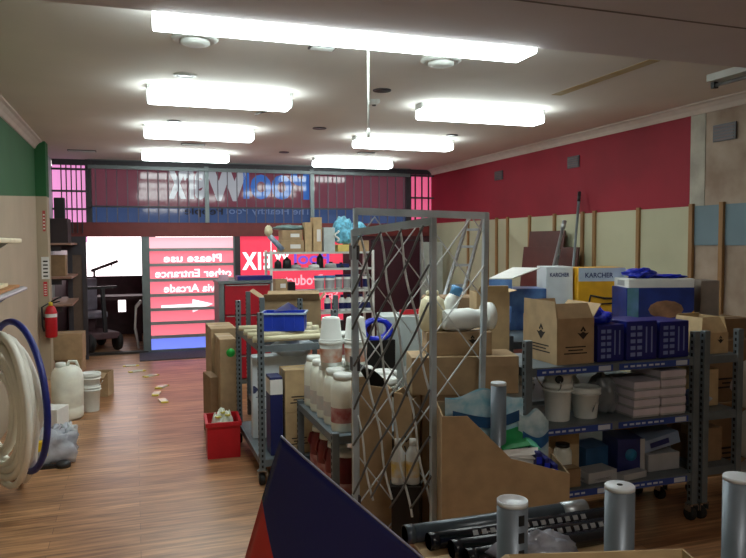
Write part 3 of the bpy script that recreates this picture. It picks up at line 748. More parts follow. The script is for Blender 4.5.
# ------------------------------------------------------------------ middle: far display
# red drawer cabinet
x0, x1, yc = X(218,8.0), X(271,8.0), 8.0
ht = atY(240, 281, 8.0).z
g = thing('drawer_cabinet', 'red drawer cabinet with grey frame in front of window poster', 'cabinet', ((x0+x1)/2, yc+.25, 0))
hw = (x1-x0)/2
MB().box(-hw,-.25,.0,-hw+.06,.25,ht-.03).box(hw-.02,-.25,0,hw,.25,ht-.03).box(-hw+.06,.2,0,hw-.02,.25,ht-.03).box(-hw+.06,-.24,0,hw-.02,.2,.05).build('body', GFRAME, g)
MB().box(-hw-.01,-.26,ht-.03,hw+.01,.26,ht).build('top', GFRAME, g)
zs_ = [.06, .33, .56, .79, ht-.035]
for a, b_ in zip(zs_, zs_[1:]):
    d = MB().box(-hw+.065,-.262,a+.006,hw-.022,.18,b_-.006).build('drawer', DRED, g)
    MB().box(-hw+.08,-.27,b_-.018,hw-.04,-.262,b_-.008).build('handle', ALU, d)
tag(MB().box(x0+.22, yc+.08, ht, x0+.62, yc+.3, ht+.05).build('flat_box', NAVY2, None, .004), 'flat dark blue box lying on the red cabinet', 'box')
tag(MB().box(x0+.02, yc+.08, ht, x0+.12, yc+.2, ht+.07).build('flat_box', mat('pale_lilac', (200,160,180), .5, var=.04), None, .004), 'small pale pink box on left end of red cabinet', 'box')
# display shelf unit
yd = 8.9
x0, x1 = X(271,yd), X(373,yd)
g = thing('display_shelving', 'open white display shelving in front of red window posters', 'shelving', ((x0+x1)/2, yd+.2, 0))
hw = (x1-x0)/2
zsh = [atY(310, py, yd).z for py in (252, 268.5, 291, 313)]
for a in (-1,1):
    for b_ in (-.19,.19): MB().box(a*hw-.015,b_-.015,0,a*hw+.015,b_+.015,zsh[0]+.02).build('upright', WHITE, g)
for z in zsh+[.25]: MB().box(-hw,-.2,z-.025,hw,.2,z).build('shelf', mat('shelf_white', (196,200,196), .5, var=.03), g)
def put(px, py, Y=None): return atY(px, py, Y or yd)
def onshelf(px0, px1, zi, ph, sy, label, m_, yoff=.16, group=None, mark=None, tape=False, name='cardboard_box'):
    xa, xb = X(px0, yd+yoff-sy/2), X(px1, yd+yoff-sy/2); 
    carton(label, (xa+xb)/2, yd+yoff, zsh[zi], xb-xa, sy, ph/76.0*1.0, 0, m_, group, mark=mark, tape=tape, name=name, marks=('-y',))
onshelf(281, 304, 0, 11.5, .28, 'brown carton with white label lying lowest on display shelving', CARD, .16, 'cartons on display shelving', 'label')
xa, xb = X(283,yd), X(303,yd)
carton('brown carton with white label topmost on display shelving', (xa+xb)/2, yd+.16, zsh[0]+11.5/76, xb-xa, .26, .13, 0, CARD, 'cartons on display shelving', mark='label', tape=False, marks=('-y',))
tag(MB().blob(((xa+xb)/2, yd+.16, zsh[0]+11.5/76+.13+.03), (.2,.12,.036), 4, .2).build('plastic_sheet', mat('grey_green_film', (120,150,150), .4, var=.1), None), 'grey green plastic sheet draped on stacked labelled cartons', 'sheet')
onshelf(305, 312, 0, 29, .14, 'tall brown carton beside the labelled cartons on display shelving', CARD2, .1, 'cartons on display shelving')
onshelf(313.5, 322, 0, 34, .16, 'tallest pale brown carton on display shelving', CARD2, .1, 'cartons on display shelving', 'label')
onshelf(324, 335, 0, 24, .2, 'pale grey carton with dark spots on display shelving', mat('pale_grey_carton', (184,196,196), .6, var=.05), .12, 'cartons on display shelving')
onshelf(338, 349, 0, 7, .2, 'low yellow carton under light blue bundle on display shelving', mat('yellow_carton', (214,196,110), .6, var=.05), .12, 'cartons on display shelving')
p = put(343, 231, yd+.12)
g = thing('hose_bundle', 'light blue crumpled bundle of pool cover on yellow carton', 'bundle', (p.x, yd+.12, zsh[0]+7/76.0))
MB().blob((0,0,.17), (.13,.12,.19), 12, .13).build('cloth', LBLUE, g)
MB().blob((.2,.02,.2), (.13,.1,.1), 15, .14, flat=False).blob((.1,-.05,.13), (.1,.08,.1), 16, .12, flat=False).build('loose_fold', LBLUE, g)
MB().tube([(-.12+.03*math.sin(k), -.12, .04+.018*k) for k in range(9)], .014, 8).build('rope', WHITE, g)
onshelf(353, 369, 0, 11, .2, 'pale carton at right end of display shelving behind gate top', CARD, .12, 'cartons on display shelving')
for zi, px, nm in ((2, 357, 'third'), (2, 366, 'third')):
    tub('navy tub on third display shelf behind gate, %s one' % ('left' if px < 360 else 'right'), put(px,290,yd+.1).x, yd+.1, zsh[2], .2, .05, 'navy tubs', lab=NAVY, lid=GREYP)
for px in (361, 368):
    bottle('white bottle with navy label on fourth display shelf behind gate, %s one' % ('left' if px < 365 else 'right'), put(px,312,yd+.08).x, yd+.08, zsh[3], .22, .045, 'navy labelled bottles')
p = put(268, 231, yd); q = put(283, 249, yd)
g = thing('cleaner_handle', 'blue and white tube leaning at left end of display shelving', 'tube', (q.x, yd+.02, zsh[0]))
MB().tube([(0,0,.03),(p.x-q.x+.02,0,p.z-zsh[0]-.06)], .035, 12).build('tube', mat('blue_white_tube', (70,100,160), .4, rgb2=(190,205,215), scale=6), g)
MB().blob((p.x-q.x+.01,0,p.z-zsh[0]), (.05,.05,.07), 3, .1, flat=False).build('cream_end', CREAM, g)
for k, (px, hh, rr, m_) in enumerate(((278,.1,.05,BLACK),(287,.13,.06,BLACK),(296,.05,.07,GREYP),(314,.05,.08,WPAPER),(320,.17,.05,BLACK),(331,.06,.09,GREYP),(341,.05,.07,BLACK))):
    p = put(px, 268, yd+.12); lb = ['black', 'taller black', 'flat grey', 'flat white', 'tallest black', 'wide grey', 'flat black'][k]
    tub_ = thing('small_fitting', '%s fitting on second display shelf %s' % (lb, ['at far left', 'near the left end', 'left of centre', 'at centre', 'in front of purple letters', 'right of centre', 'at right end'][k]), 'fitting', (p.x, yd+.12, zsh[1]+.0012), 0, 'fittings on display shelving')
    MB().lathe([(rr,0),(rr*.9,hh*.8),(rr*.4,hh)], n=12).build('body', m_, tub_); MB().lathe([(rr*.3,hh),(rr*.3,hh+.02)], n=8).build('knob', BLACK, tub_)
onshelf(275, 287, 2, 12, .2, 'brown carton with paper label on third display shelf', CARD, .1, 'cartons on display shelving', 'label')
onshelf(288, 295, 2, 9, .2, 'black box beside brown carton on third display shelf', BLACK, .12)
for k, (px, lb) in enumerate(((319.5,'left one of the pair'), (330,'right one of the pair'))):
    p = put(px, 290, yd+.1); tub('white tub with bright blue lid on third display shelf, %s' % lb, p.x, yd+.1, zsh[2], .19, .068, 'blue lidded tubs', lab=GREYP, lid=mat('bright_blue_lid', (60,150,215), .4, var=0))
for k, (px, lb) in enumerate(((339,'left'), (347,'right'))):
    p = put(px, 290, yd+.1); tub('navy tub on third display shelf, %s one beside the white tubs' % lb, p.x, yd+.1, zsh[2], .2, .05, 'navy tubs', lab=GREYP, lid=NAVY)
onshelf(336, 349, 1, 4, .16, 'flat navy box at right on second display shelf', NAVY, .14)
for k, px in enumerate((329, 336.5, 343.5, 350)):
    p = put(px, 312, yd+.08); bottle('white bottle with navy label on fourth display shelf, %s of four' % ['leftmost', 'second from left', 'third from left', 'rightmost'][k], p.x-.02, yd+.08, zsh[3], .22, .045, 'navy labelled bottles')
# dark things beside display shelving
g = thing('leaning_panel', 'dark maroon panel leaning on back wall behind lattice gate', 'panel', (X(400,10.4), 10.5, 0))
MB().box(-.42,-.02,0,.42,.02,1.62).build('board', mat('maroon_panel', (60,22,34), .5, var=.06), g)
MB().box(-.44,-.03,0,-.42,.03,1.64).box(.42,-.03,0,.44,.03,1.64).box(-.44,-.03,1.62,.44,.03,1.64).build('edging', DFRAME, g)
g = thing('leaning_panel', 'pale grey panel leaning beside the maroon panel at back', 'panel', (X(433,10.0), 10.1, 0))
MB().box(-.16,-.015,0,.2,.015,1.6).build('board', mat('pale_panel', (170,176,170), .6, var=.04), g); MB().box(-.17,-.02,0,-.16,.02,1.61).build('edging', ALU, g)

# ------------------------------------------------------------------ left-middle racks
rack('wheeled grey slotted rack holding blue crate, white carton and brown cartons', .77, 4.58, 1.27, 5.62, 1.145, (.17, .93), strips=False, open_top=True, front=True)
rack('grey slotted rack further back carrying the big open carton', .99, 5.8, 1.62, 6.55, 1.15, (.2, .8), castors=False, strips=False)
# tall cardboard by the aisle
p = atz(215, 424, 0)
carton('tall brown carton standing on floor furthest along the aisle', .72, 6.42, 0, .22, .5, .86, R(0), CARD, 'tall cartons along the aisle')
carton('tall brown carton with green sticker behind white carton', .695, 5.9, 0, .13, .42, .83, R(0), CARD, 'tall cartons along the aisle')
g = [o for o in C.objects if o.get('label','').startswith('tall brown carton with green')][0]
MB().lathe([(.035,0),(.035,.002),(0,.002)], n=16, cap=False, M=face((.02,-.2105,.72))).build('green_sticker', mat('green_sticker', (30,170,60), .5, var=0), g)
carton('narrow brown cardboard leaning between two tall cartons', .585, 6.0, 0, .07, .3, .5, R(6), CARD3, 'tall cartons along the aisle', tape=False)
# red bin with bags
p = atz(228, 457, 0)
g = thing('storage_bin', 'red plastic bin on floor beside aisle', 'bin', (.61, 5.42, 0), R(-3))
t = .008; a0, b0, hh = .12, .16, .27
MB().box(-a0,-b0,0,a0,b0,t).box(-a0,-b0,t,-a0+t,b0,hh).box(a0-t,-b0,t,a0,b0,hh).box(-a0+t,-b0,t,a0-t,-b0+t,hh).box(-a0+t,b0-t,t,a0-t,b0,hh).build('body', RED, g)
MB().box(-a0-.012,-b0-.012,hh-.03,a0+.012,-b0,hh).box(-a0-.012,b0,hh-.03,a0+.012,b0+.012,hh).box(-a0-.012,-b0,hh-.03,-a0,b0,hh).box(a0,-b0,hh-.03,a0+.012,b0,hh).build('rim', RED, g)
for k, (dx, dy, rz_) in enumerate(((-.05,-.07,15), (.04,-.03,-10), (0,.06,25))):
    o = thing('parts_bag', 'white plastic parts bag in red bin, %s' % ['nearest the aisle', 'nearest the white carton', 'at the back'][k], 'bag', (.61+dx, 5.42+dy, .0095), R(rz_), 'bags in the red bin')
    MB().blob((0,0,.15), (.042,.06,.165), k+20, .12).build('film', mat('white_bag', (226,230,216), .3, var=.06), o)
    MB().cbox((0,-.035,.29), (.04,.03,.012)).build('yellow_print', mat('lemon_print', (210,200,90), .5, var=0), o)
# contents of first rack
g0 = carton('tall white carton with dark letters on lower shelf of wheeled rack', 1.005, 5.14, .17, .42, .1, .6, R(-3), mat('white_carton', (204,214,220), .5, var=.04), tape=False)
MT = mat('letter_blue', (60,70,110), .6, var=0)
text('lettering', 'M', face((-.17,-.0505,.36)), .07, .055, MT, g0)
text('lettering', 'CARE', face((-.08,-.0505,.2)), .14, .03, MT, g0)
MB().box(-.185,-.0512,.3,.185,-.0505,.308).build('printed_line', mat('letter_grey', (130,140,160), .6, var=0), g0)
carton('second white carton behind the lettered white carton on wheeled rack', .98, 5.32, .17, .3, .1, .58, 0, MATS['white_carton'], tape=False)
carton('dark blue carton with white band between white and brown cartons', .882, 4.72, .17, .085, .16, .53, 0, NAVY, mark='band', tape=False)
carton('brown carton with dark print, lower one on wheeled rack', 1.035, 4.74, .17, .19, .2, .28, R(0), CARD2, 'brown printed cartons on wheeled rack', mark='lines')
carton('brown carton with dark print, upper one on wheeled rack', 1.035, 4.74, .45, .19, .2, .29, R(0), CARD2, 'brown printed cartons on wheeled rack', mark='lines')
tag(MB().blob((1.1, 5.12, .83), (.15,.14,.075), 31, .16).build('plastic_bag', mat('pale_bag', (176,190,202), .3, var=.08), None), 'pale plastic bag bulging under cream pipes on wheeled rack', 'bag')
# cream pipes lying on the top shelf
for k, (x_, y_, rz_, L, lb) in enumerate(((1.02,5.36,-4,.56,'furthest back of the four'), (1.02,4.72,3,.56,'nearest to the camera'), (1.02,4.93,-2,.56,'under front of blue crate'), (1.02,5.13,2,.56,'under back of blue crate'))):
    g = thing('pipe', 'cream plastic pipe on top of wheeled rack, %s' % lb, 'pipe', (x_, y_, .93), R(rz_), 'cream pipes on wheeled rack')
    MB().tube([(-L/2,0,.022),(L/2,0,.022)], .021, 12).build('pipe_body', CREAM, g)
    MB().tube([(L/2-.05,0,.026),(L/2,0,.026)], .026, 12).build('socket', CREAM, g)
# blue crate on top
p = at(277, 330, 5.15)
g = thing('crate', 'bright blue plastic crate with pale rim on top of wheeled rack', 'crate', (1.02, 5.02, .974), R(-18))
a0, b0, hh, t = .15, .11, .13, .006
MB().box(-a0,-b0,0,a0,b0,t).box(-a0,-b0,t,-a0+t,b0,hh).box(a0-t,-b0,t,a0,b0,hh).box(-a0+t,-b0,t,a0-t,-b0+t,hh).box(-a0+t,b0-t,t,a0-t,b0,hh).build('body', BLUE, g)
MB().box(-a0-.012,-b0-.012,hh-.012,a0+.012,-b0,hh).box(-a0-.012,b0,hh-.012,a0+.012,b0+.012,hh).box(-a0-.012,-b0,hh-.012,-a0,b0,hh).box(a0,-b0,hh-.012,a0+.012,b0,hh).build('rim', mat('pale_rim', (170,190,210), .4, var=0), g)
MB().box(-a0*.55,-b0-.006,.02,-a0*.5,-b0,hh-.015).box(a0*.5,-b0-.006,.02,a0*.55,-b0,hh-.015).box(-.01,-b0-.006,.02,.01,-b0,hh-.015).build('rib', BLUE, g)
MB().add([(-.08,0,.13),(.05,.03,.135),(.11,-.05,.15),(.03,-.02,.2),(-.02,.06,.15)], [(0,1,3),(1,2,3),(0,3,4),(0,4,1)]).build('crumpled_paper', WPAPER, g)
# big open carton on second rack
carton('big open brown carton on rack in front of display shelving', 1.33, 6.18, .8, .5, .36, .3, R(-14), CARD, open_=True, flaps=(('-y',60,.12), ('+y',70,.14), ('-x',55,.14), ('+x',40,.06)), name='cardboard_box')

# ------------------------------------------------------------------ jug rack (behind the gate)
rack('low grey rack crowded with white jugs beside lattice gate', 1.02, 3.68, 1.58, 4.53, .56, (.12, .54), castors=False, strips=False)
jl = ['nearest the gate post', 'second from the gate post', 'third from the gate post', 'fourth from the gate post', 'furthest from the gate post']
first = None
for row, xx in enumerate((1.1, 1.245)):
    for k in range(5):
        lb = ('white jug with %s in %s row, %s' % ('red label' if k == 0 and row == 0 else 'pale label', ('aisle', 'inner')[row], jl[k])); yy = 3.79+.165*k
        if k == 0 and row == 0: jug(lb, xx, yy, .54, .325, .07, 'white jugs on low rack', rz=R(-60))
        elif first is None: first = jug(lb, xx, yy, .54, .325, .07, 'white jugs on low rack', rz=R(-60), lab=mat('pale_label', (186,190,188), .5, rgb2=(206,196,190), scale=16))
        else: dup(first, (xx, yy, .5412), R(-60+random.uniform(-12,12)), lb)
for k, (xx, yy) in enumerate(((1.105,4.06),(1.25,4.03))):
    n_ = ('nearer', 'further')[k]
    tub('white tub with orange label standing on jugs, %s one' % n_, xx, yy, .865, .15, .07, 'tubs on the jugs', lab=mat('orange_white_label', (220,214,205), .5, rgb2=(196,110,70), scale=14))
    upturned('plain upturned white tub stacked on %s orange label tub' % n_, xx, yy, 1.0165, .135, .068, 'tubs on the jugs')
tub('white tub with red label standing on far jugs beside gate post', 1.25, 4.32, .865, .16, .07, 'tubs on the jugs', lab=PRINT_RED)
for k, (xx, yy) in enumerate(((1.42,4.0),(1.5,4.22),(1.4,4.4))):
    pail('white pail with lid behind lattice gate, %s' % ['nearest the cut cartons', 'right-hand one', 'furthest back'][k], xx, yy, .54, .075, .24, 'white pails behind the gate')
for k in range(4):
    jug('red container on bottom shelf of low rack, %s' % jl[k], 1.12, 3.8+.19*k, .12, .3, .075, 'red containers on low rack bottom', lab=PRINT_RED, body=mat('dark_red_plastic', (110,28,34), .4, var=.1))

# ------------------------------------------------------------------ lattice gate
A = at(356, 300, 3.5); Bp = at(433, 300, 3.2); Cp = at(484, 300, 3.55)
A.z = Bp.z = Cp.z = 0
zA2 = at(357, 208.5, 3.5).z; zC = at(487, 213, 3.55).z; zA1 = at(351, 230, 3.48).z; zB = at(433, 218, 3.2).z
g = thing('lattice_gate', 'grey folding steel lattice gate standing open beside the big cut carton', 'gate', (A.x, A.y, 0))
L = lambda v: Vector(v)-Vector((A.x, A.y, 0))
a2, c2 = Vector((0,0,0)), L(Cp); a1 = Vector((-.02,-.03,0)); b1 = L(Bp)
Z = Vector((0,0,1))
mb = MB(); mb.bar(a2, a2+Z*zA2, .02, .022); mb.bar(c2+Vector((-.03,0,0)), c2+Z*zC+Vector((.01,0,0)), .024, .026); mb.bar(a2+Z*(zA2-.015), c2+Z*(zC-.015)+Vector((.02,0,0)), .03, .035); mb.bar(a2+Z*.06, c2+Z*.06, .03, .03)
mb.build('leaf_frame', GATE, g)
mb = MB(); mb.bar(a1, a1+Z*zA1, .022, .024); mb.bar(b1, b1+Z*zB, .025, .027); mb.bar(a1+Z*(zA1-.015), b1+Z*(zB-.015), .03, .035)
mb.build('leaf_frame', GATE, g)
for z in (.3, 1.0, 1.55): MB().cbox((-.012,-.015,z), (.04,.045,.07)).build('hinge', DFRAME, g)
# far leaf: straight diagonal bars
Lw = (c2-a2).length; ux = (c2-a2).normalized()
per, hh = .243, .33            # diamond width / height
nn = Vector((-ux.y, ux.x, 0))
zt = (zA2+zC)/2-.03
def clipbar(x0, s, off):
    # bar through (x0, zt) running down with slope s (dx per dz), clipped to leaf, split into zig pieces at edges
    pts = []
    zlow = .08
    xa = x0; za_ = zt
    xb = x0+s*(zt-zlow)
    zb_ = zlow
    if xa < 0: za_ = zt-(0-xa)/s; xa = 0
    if xa > Lw: za_ = zt-(Lw-xa)/s; xa = Lw
    if xb > Lw: zb_ = zt-(Lw-x0)/s; xb = Lw
    if xb < 0: zb_ = zt-(0-x0)/s; xb = 0
    if za_-zb_ < .06: return
    p = a2+ux*xa+Z*za_+nn*off; q = a2+ux*xb+Z*zb_+nn*off
    MB().bar(p, q, .005, .013, up=nn).build('lattice_bar', BAR, g)
s = per/hh
ph = .095
for k in range(-9, 5): clipbar(ph+per*k, s, .009)
for k in range(0, 13): clipbar(ph+per*k, -s, -.009)
# near leaf: partly folded, bowed bars
ux1 = (b1-a1).normalized(); L1 = (b1-a1).length; n1 = Vector((-ux1.y, ux1.x, 0))
def bowed(x0, dx, ztop, zbot, off, ph_, amp, bm_):
    pts = []
    for k in range(61):
        f_ = k/60; z = ztop+(zbot-ztop)*f_
        x = x0+dx*f_+amp*math.sin((ztop-z)*math.pi*2/.40+ph_)
        if x < .0 or x > L1: continue
        pts.append(a1+ux1*x+Z*z+n1*off)
    if len(pts) > 3: MB().tube(pts, .0056, 6).build('lattice_bar', bm_, g)
BARD = mat('lattice_steel_shaded', (96,98,98), .45, .1, var=.1)  # darker copy of the lattice steel, shade of the rear strands in the colour
for k in range(-2, 5):
    x0 = k*.112+.03
    bowed(x0, .29, zA1+(zB-zA1)*max(0,min(1,x0/L1))-.03, .30+.03*(k % 3), .016, .6*k, .008, BAR)
for k in range(0, 11):
    x0 = k*.12+.06
    bowed(x0, -.8, zA1+(zB-zA1)*max(0,min(1,x0/L1))-.03, .33+.025*(k % 2), -.016, math.pi+.5*k, .008, BARD)

# cut cartons behind the far leaf
def cutcarton(label, P0, P1, dep, zl, zr_, flat, m_, zback, name='cut_carton', text_=False, mid=None):
    """open carton whose near face runs P0->P1, with a sloping cut top"""
    P0 = Vector(P0); P1 = Vector(P1); u = (P1-P0); W = u.length; u.normalize(); v = Vector((-u.y, u.x))
    g = thing(name, label, 'box', (P0.x, P0.y, 0), math.atan2(u.y, u.x))
    t = .006
    def wall(nm, prof, y):
        vs = [(x,y,z) for x,z in prof]+[(x,y+t,z) for x,z in prof]; n = len(prof)
        MB().add(vs, [tuple(range(n))[::-1], tuple(range(n,2*n))]+[(k,(k+1)%n,n+(k+1)%n,n+k) for k in range(n)]).build(nm, m_, g)
    wall('front_wall', [(0,0),(W,0),(W,zr_)]+([(W*mid[0],mid[1])] if mid else [])+[(flat,zl),(0,zl)], 0)
    wall('back_wall', [(0,0),(W,0),(W,zr_+.02),(flat*.7,zback),(0,zback)], dep-t)
    MB().add([(0,t,0),(0,dep-t,0),(0,dep-t,zback),(0,t,zl),(t,t,0),(t,dep-t,0),(t,dep-t,zback),(t,t,zl)], [(0,1,2,3),(7,6,5,4),(0,4,5,1),(1,5,6,2),(2,6,7,3),(3,7,4,0)]).build('side_wall', m_, g)
    MB().box(W-t,t,0,W,dep-t,zr_).build('side_wall', m_, g); MB().box(t,t,0,W-t,dep-t,t).build('base', m_, g)
    if text_:
        MB().tube([(W*.62,-.001,.62),(W*.7,-.001,.58),(W*.85,-.001,.6)], .004, 5).tube([(W*.6,-.001,.56),(W*.75,-.001,.52),(W*.9,-.001,.55)], .004, 5).build('printed_scrawl', INK, g)
    return g
f0 = at(442, 450, 3.05); f1 = at(570, 450, 3.05)
big = cutcarton('largest brown carton with sloping cut top in front of steel rack', (f0.x, f0.y), (f1.x, f1.y), .3, at(450,416,3.05).z, at(570,474,3.05).z, .11, CARD, at(436,403,3.3).z, mid=(.54, at(511,459,3.05).z))
f2 = at(396, 450, 3.6); f3 = at(414, 450, 3.56)
cutcarton('brown carton with dark scrawl behind lattice gate, beside the largest one', (f2.x, f2.y+.03), (f3.x, f3.y+.03), .2, .83, .8, .04, CARD, .84, text_=True)
f2 = at(358, 450, 3.62); f3 = at(396, 450, 3.62)
cutcarton('brown open carton behind lattice gate next to white jugs', (f2.x, f2.y+.03), (f3.x, f3.y+.06), .2, .86, .84, .08, CARD, .87)
# black flap of film on it
p = at(376, 380, 3.9)
# bottles with yellow labels inside gate corner, on a black crate
cx, cyy = 1.24, 3.185
g = thing('crate', 'black plastic crate in the corner of lattice gate', 'crate', (cx, cyy, 0), R(-20))
MB().box(-.07,-.05,0,.07,.05,.41).build('body', BLACK, g, .005); MB().box(-.076,-.056,.37,.076,.056,.415).build('rim', BLACK, g)
for k, dx in enumerate((-.036,.036)):
    bottle('white bottle with yellow diamond label on black crate, %s one' % ('left', 'right')[k], cx+dx*.94, cyy-dx*.34, .415, .22, .034, 'yellow labelled bottles', lab=mat('yellow_white_label', (222,222,214), .5, rgb2=(224,190,60), scale=22), cap=WHITE)

# things in and around the largest carton
POST = mat('post_grey', (112,122,132), .38, .3, var=.04)
POSTCAP = mat('post_cap', (214,220,226), .4, .1, var=.02)
def post(px, d, label, slots=False, knob=False, r=.04, h=.93, z0=0):
    p = at(px, 400, d)
    g = thing('display_post', label, 'post', (p.x, p.y, z0), R(-25), 'round grey display posts')
    h -= z0
    MB().lathe([(r,0),(r,h-.012)], n=28).build('tube', POST, g)
    MB().lathe([(r*1.01,h-.012),(r*1.01,h-.002),(r*.96,h),(r*.2,h)] if not slots else [(r*1.01,h-.012),(r*1.01,h),(r*.92,h),(r*.9,h-.006),(r*.2,h-.006)], n=28).build('cap', POSTCAP, g)
    if slots:
        mb = MB()
        M = Matrix.Rotation(R(30), 4, 'Z')
        for k in range(18): mb.box(-.008, -r-.0015, h-.055-k*.0453, .008, -r+.004, h-.0283-k*.0453, M)
        mb.build('slots', SLOT, g)
    if knob: MB().lathe([(.008,h),(.008,h+.001),(0,h+.001)], n=10).build('screw_hole', SLOT, g)
    return g
post(513, 1.82, 'round grey post with square slots in foreground', slots=True)
post(621, 1.93, 'round plain grey post in foreground, middle of the near three', knob=True)
post(741, 2.0, 'round grey post cut by the right edge of the picture', r=.043)
post(498.5, 3.17, 'round grey post standing inside the largest cut carton', r=.035, h=.97, z0=.0075)
# packing inside the big carton: green card, white card, blue folders
P = lambda px, py, d: at(px, py, d)
g = thing('instruction_booklet', 'green and white card leaning in the largest cut carton', 'booklet', tuple(at(518,470,3.14)*1)[:2]+(.0075,))
o0 = Vector(g.location)
def quad(pts, th=.006):
    pts = [Vector(p)-o0 for p in pts]; n_ = (pts[1]-pts[0]).cross(pts[2]-pts[0]).normalized()*th
    k = len(pts); mb = MB(); mb.add(pts+[p+n_ for p in pts], [tuple(range(k)), tuple(range(k,2*k))[::-1]]+[(i,(i+1)%k,k+(i+1)%k,k+i) for i in range(k)]); return mb
top = [P(494,431,3.24), P(517,426,3.26), P(531,445,3.15), P(503,450,3.12)]
quad(top).build('green_cover', GREEN, g)
quad([P(517,426,3.26), P(528,433,3.25), P(541,449,3.14), P(531,445,3.15)]).build('teal_cover', mat('teal_print', (60,160,120), .5, rgb2=(120,200,170), scale=20), g)
quad([P(503,450,3.12), P(538,447,3.14), P(538,453,3.115), P(530,455,3.115), P(537,459,3.115), P(520,458,3.11), P(508,456,3.11)]).build('white_page', WPAPER, g)
bx = P(522,452,3.14)-o0
MB().box(bx.x-.07,bx.y-.02,0,bx.x+.05,bx.y+.02,bx.z-.02).build('stack_of_pages', WPAPER, g)
for k in range(3):
    p = P(542+8*k, 454+6*k, 3.1)
    o = thing('folder', 'dark blue plastic folder in right end of largest carton, %s' % ['left of three', 'middle of three', 'right of three'][k], 'folder', (p.x, p.y+.06, .0075), R(-12), 'blue folders in the largest carton')
    MB().box(-.012,-.06,0,.012,.08,p.z).build('cover', NAVY2, o, .004); MB().box(-.013,-.061,p.z-.05,.013,-.06,p.z-.02).build('label', ROYAL, o)
# clear bluish packages on a support behind the carton
for px, d, rx, zt0, lb, m_ in ((484, 3.27, .18, at(470,394,3.27).z, 'standing upright in back of largest carton, left one', CLEAR2), (533, 3.24, .07, at(520,414,3.24).z, 'in back of largest carton, behind grey post', mat('grey_blue_film', (150,180,190), .15, rgb2=(215,226,230), scale=15, alpha=.9))):
    p = at(px, 400, d)
    g = thing('pool_cover_pack', 'clear bag of light blue pool sheet %s' % lb, 'bag', (p.x, p.y, .0075), R(-18), 'bags of light blue pool sheet')
    mb = MB(); nx_, nz_ = 18, 8
    def skin(u, v, sgn):
        x = (u-.5)*2*rx; z = v*zt0*(1-.1*abs(u-.5)**2) - (.02 if v > .9 else 0)*math.sin(9*u+px)*.8
        return (x, sgn*(.012+.035*math.sin(math.pi*u)**.6*math.sin(math.pi*min(1,v*.96+.02))**.5*(1+.25*math.sin(11*u+7*v+px))), z)
    mb.grid(lambda u, v: skin(u, v, -1), nx_, nz_*2); mb.grid(lambda u, v: skin(u, v, 1), nx_, nz_*2)
    mb.build('film', m_, g)
    MB().grid(lambda u, v: ((u-.5)*1.7*rx, -.062+.012*math.sin(7*u), zt0-.07-.05*v-.03*math.sin(math.pi*u)), 10, 3).build('blue_print', mat('blue_insert', (24,80,130), .3, var=.1), g)
p = at(362, 372, 3.72)
tag(MB().grid(lambda u, v: (p.x+.0+.24*u, p.y+.03+.05*v, .93-.14*u-.1*u*v+.03*math.sin(5*u+3*v)), 12, 6).build('plastic_sheet', BLACK, None), 'black plastic sheet draped over cut cartons behind lattice gate', 'sheet')

# ------------------------------------------------------------------ right-hand rack and its load
SH = (.28, .625, .945)
rack('grey slotted rack at right with blue label strips, castors and three shelves', 1.91, 3.17, 2.99, 3.62, 1.09, SH)
rack('narrow grey rack standing right of the label-strip rack', 3.062, 3.17, 3.305, 3.5, 1.09, (.3, .62, .945), strips=False)
# top shelf
carton('open brown carton with hazard diamonds on top shelf of right rack', 2.215, 3.36, SH[2], .23, .34, .245, 0, CARD, open_=True, flaps=(('-x',3,.09), ('-y',-25,.085), ('+x',40,.09), ('+y',10,.08)), mark='hazardlines', group=None)
carton('dark blue tub-like carton beside hazard carton on top shelf', 2.44, 3.3, SH[2], .17, .22, .2, 0, NAVY2, mark='columns', tape=False, marks=('-y',))
g = thing('plastic_bag', 'bright blue plastic bag bunched on dark blue carton', 'bag', (2.44, 3.32, SH[2]+.2)); MB().blob((0,0,.035), (.075,.09,.042), 50, .25).build('film', ROYAL, g)
carton('blue carton with pale printed columns on top shelf, left one', 2.635, 3.3, SH[2], .2, .24, .215, 0, NAVY2, 'printed blue cartons on top shelf', mark='columns', tape=False, marks=('-y','-x'))
carton('blue carton with pale printed columns on top shelf, right one', 2.855, 3.3, SH[2], .2, .24, .205, 0, NAVY2, 'printed blue cartons on top shelf', mark='columns', tape=False, marks=('-y','-x'))
# middle shelf
pail('white bucket partly behind rack post on middle shelf', 2.02, 3.44, SH[1], .075, .24, 'white buckets on middle shelf', handle=True)
g = pail('two nested white buckets with round logo on middle shelf', 2.18, 3.3, SH[1], .078, .21, 'white buckets on middle shelf', stack=2, lid=False)
MB().lathe([(.022,0),(.022,.004),(.012,.004)], n=16, M=Matrix.Rotation(-g.rotation_euler.z+R(-28),4,'Z') @ face((0,-.081,.235))).build('round_logo', BLACK, g)
pail('short white bucket with lid on middle shelf, rightmost bucket', 2.36, 3.3, SH[1], .076, .17, 'white buckets on middle shelf')
g = thing('spray_bottle', 'white spray top bottle behind the short bucket', 'bottle', (2.4, 3.48, SH[1]+.0012)); MB().lathe([(.04,0),(.04,.16),(.015,.2)]).build('body', WHITE, g); MB().box(-.05,-.012,.2,.02,.012,.235).build('trigger', MILK, g)
g = thing('plastic_bag', 'grey plastic bag between buckets and white boxes', 'bag', (2.51, 3.36, SH[1])); MB().blob((0,0,.105), (.075,.1,.12), 52, .16).build('film', mat('smoke_film', (120,124,128), .3, var=.12), g); MB().cbox((0,.02,.23), (.02,.02,.03)).build('white_cap', WHITE, g)
n_ = ('bottom', 'second', 'third', 'fourth', 'topmost')
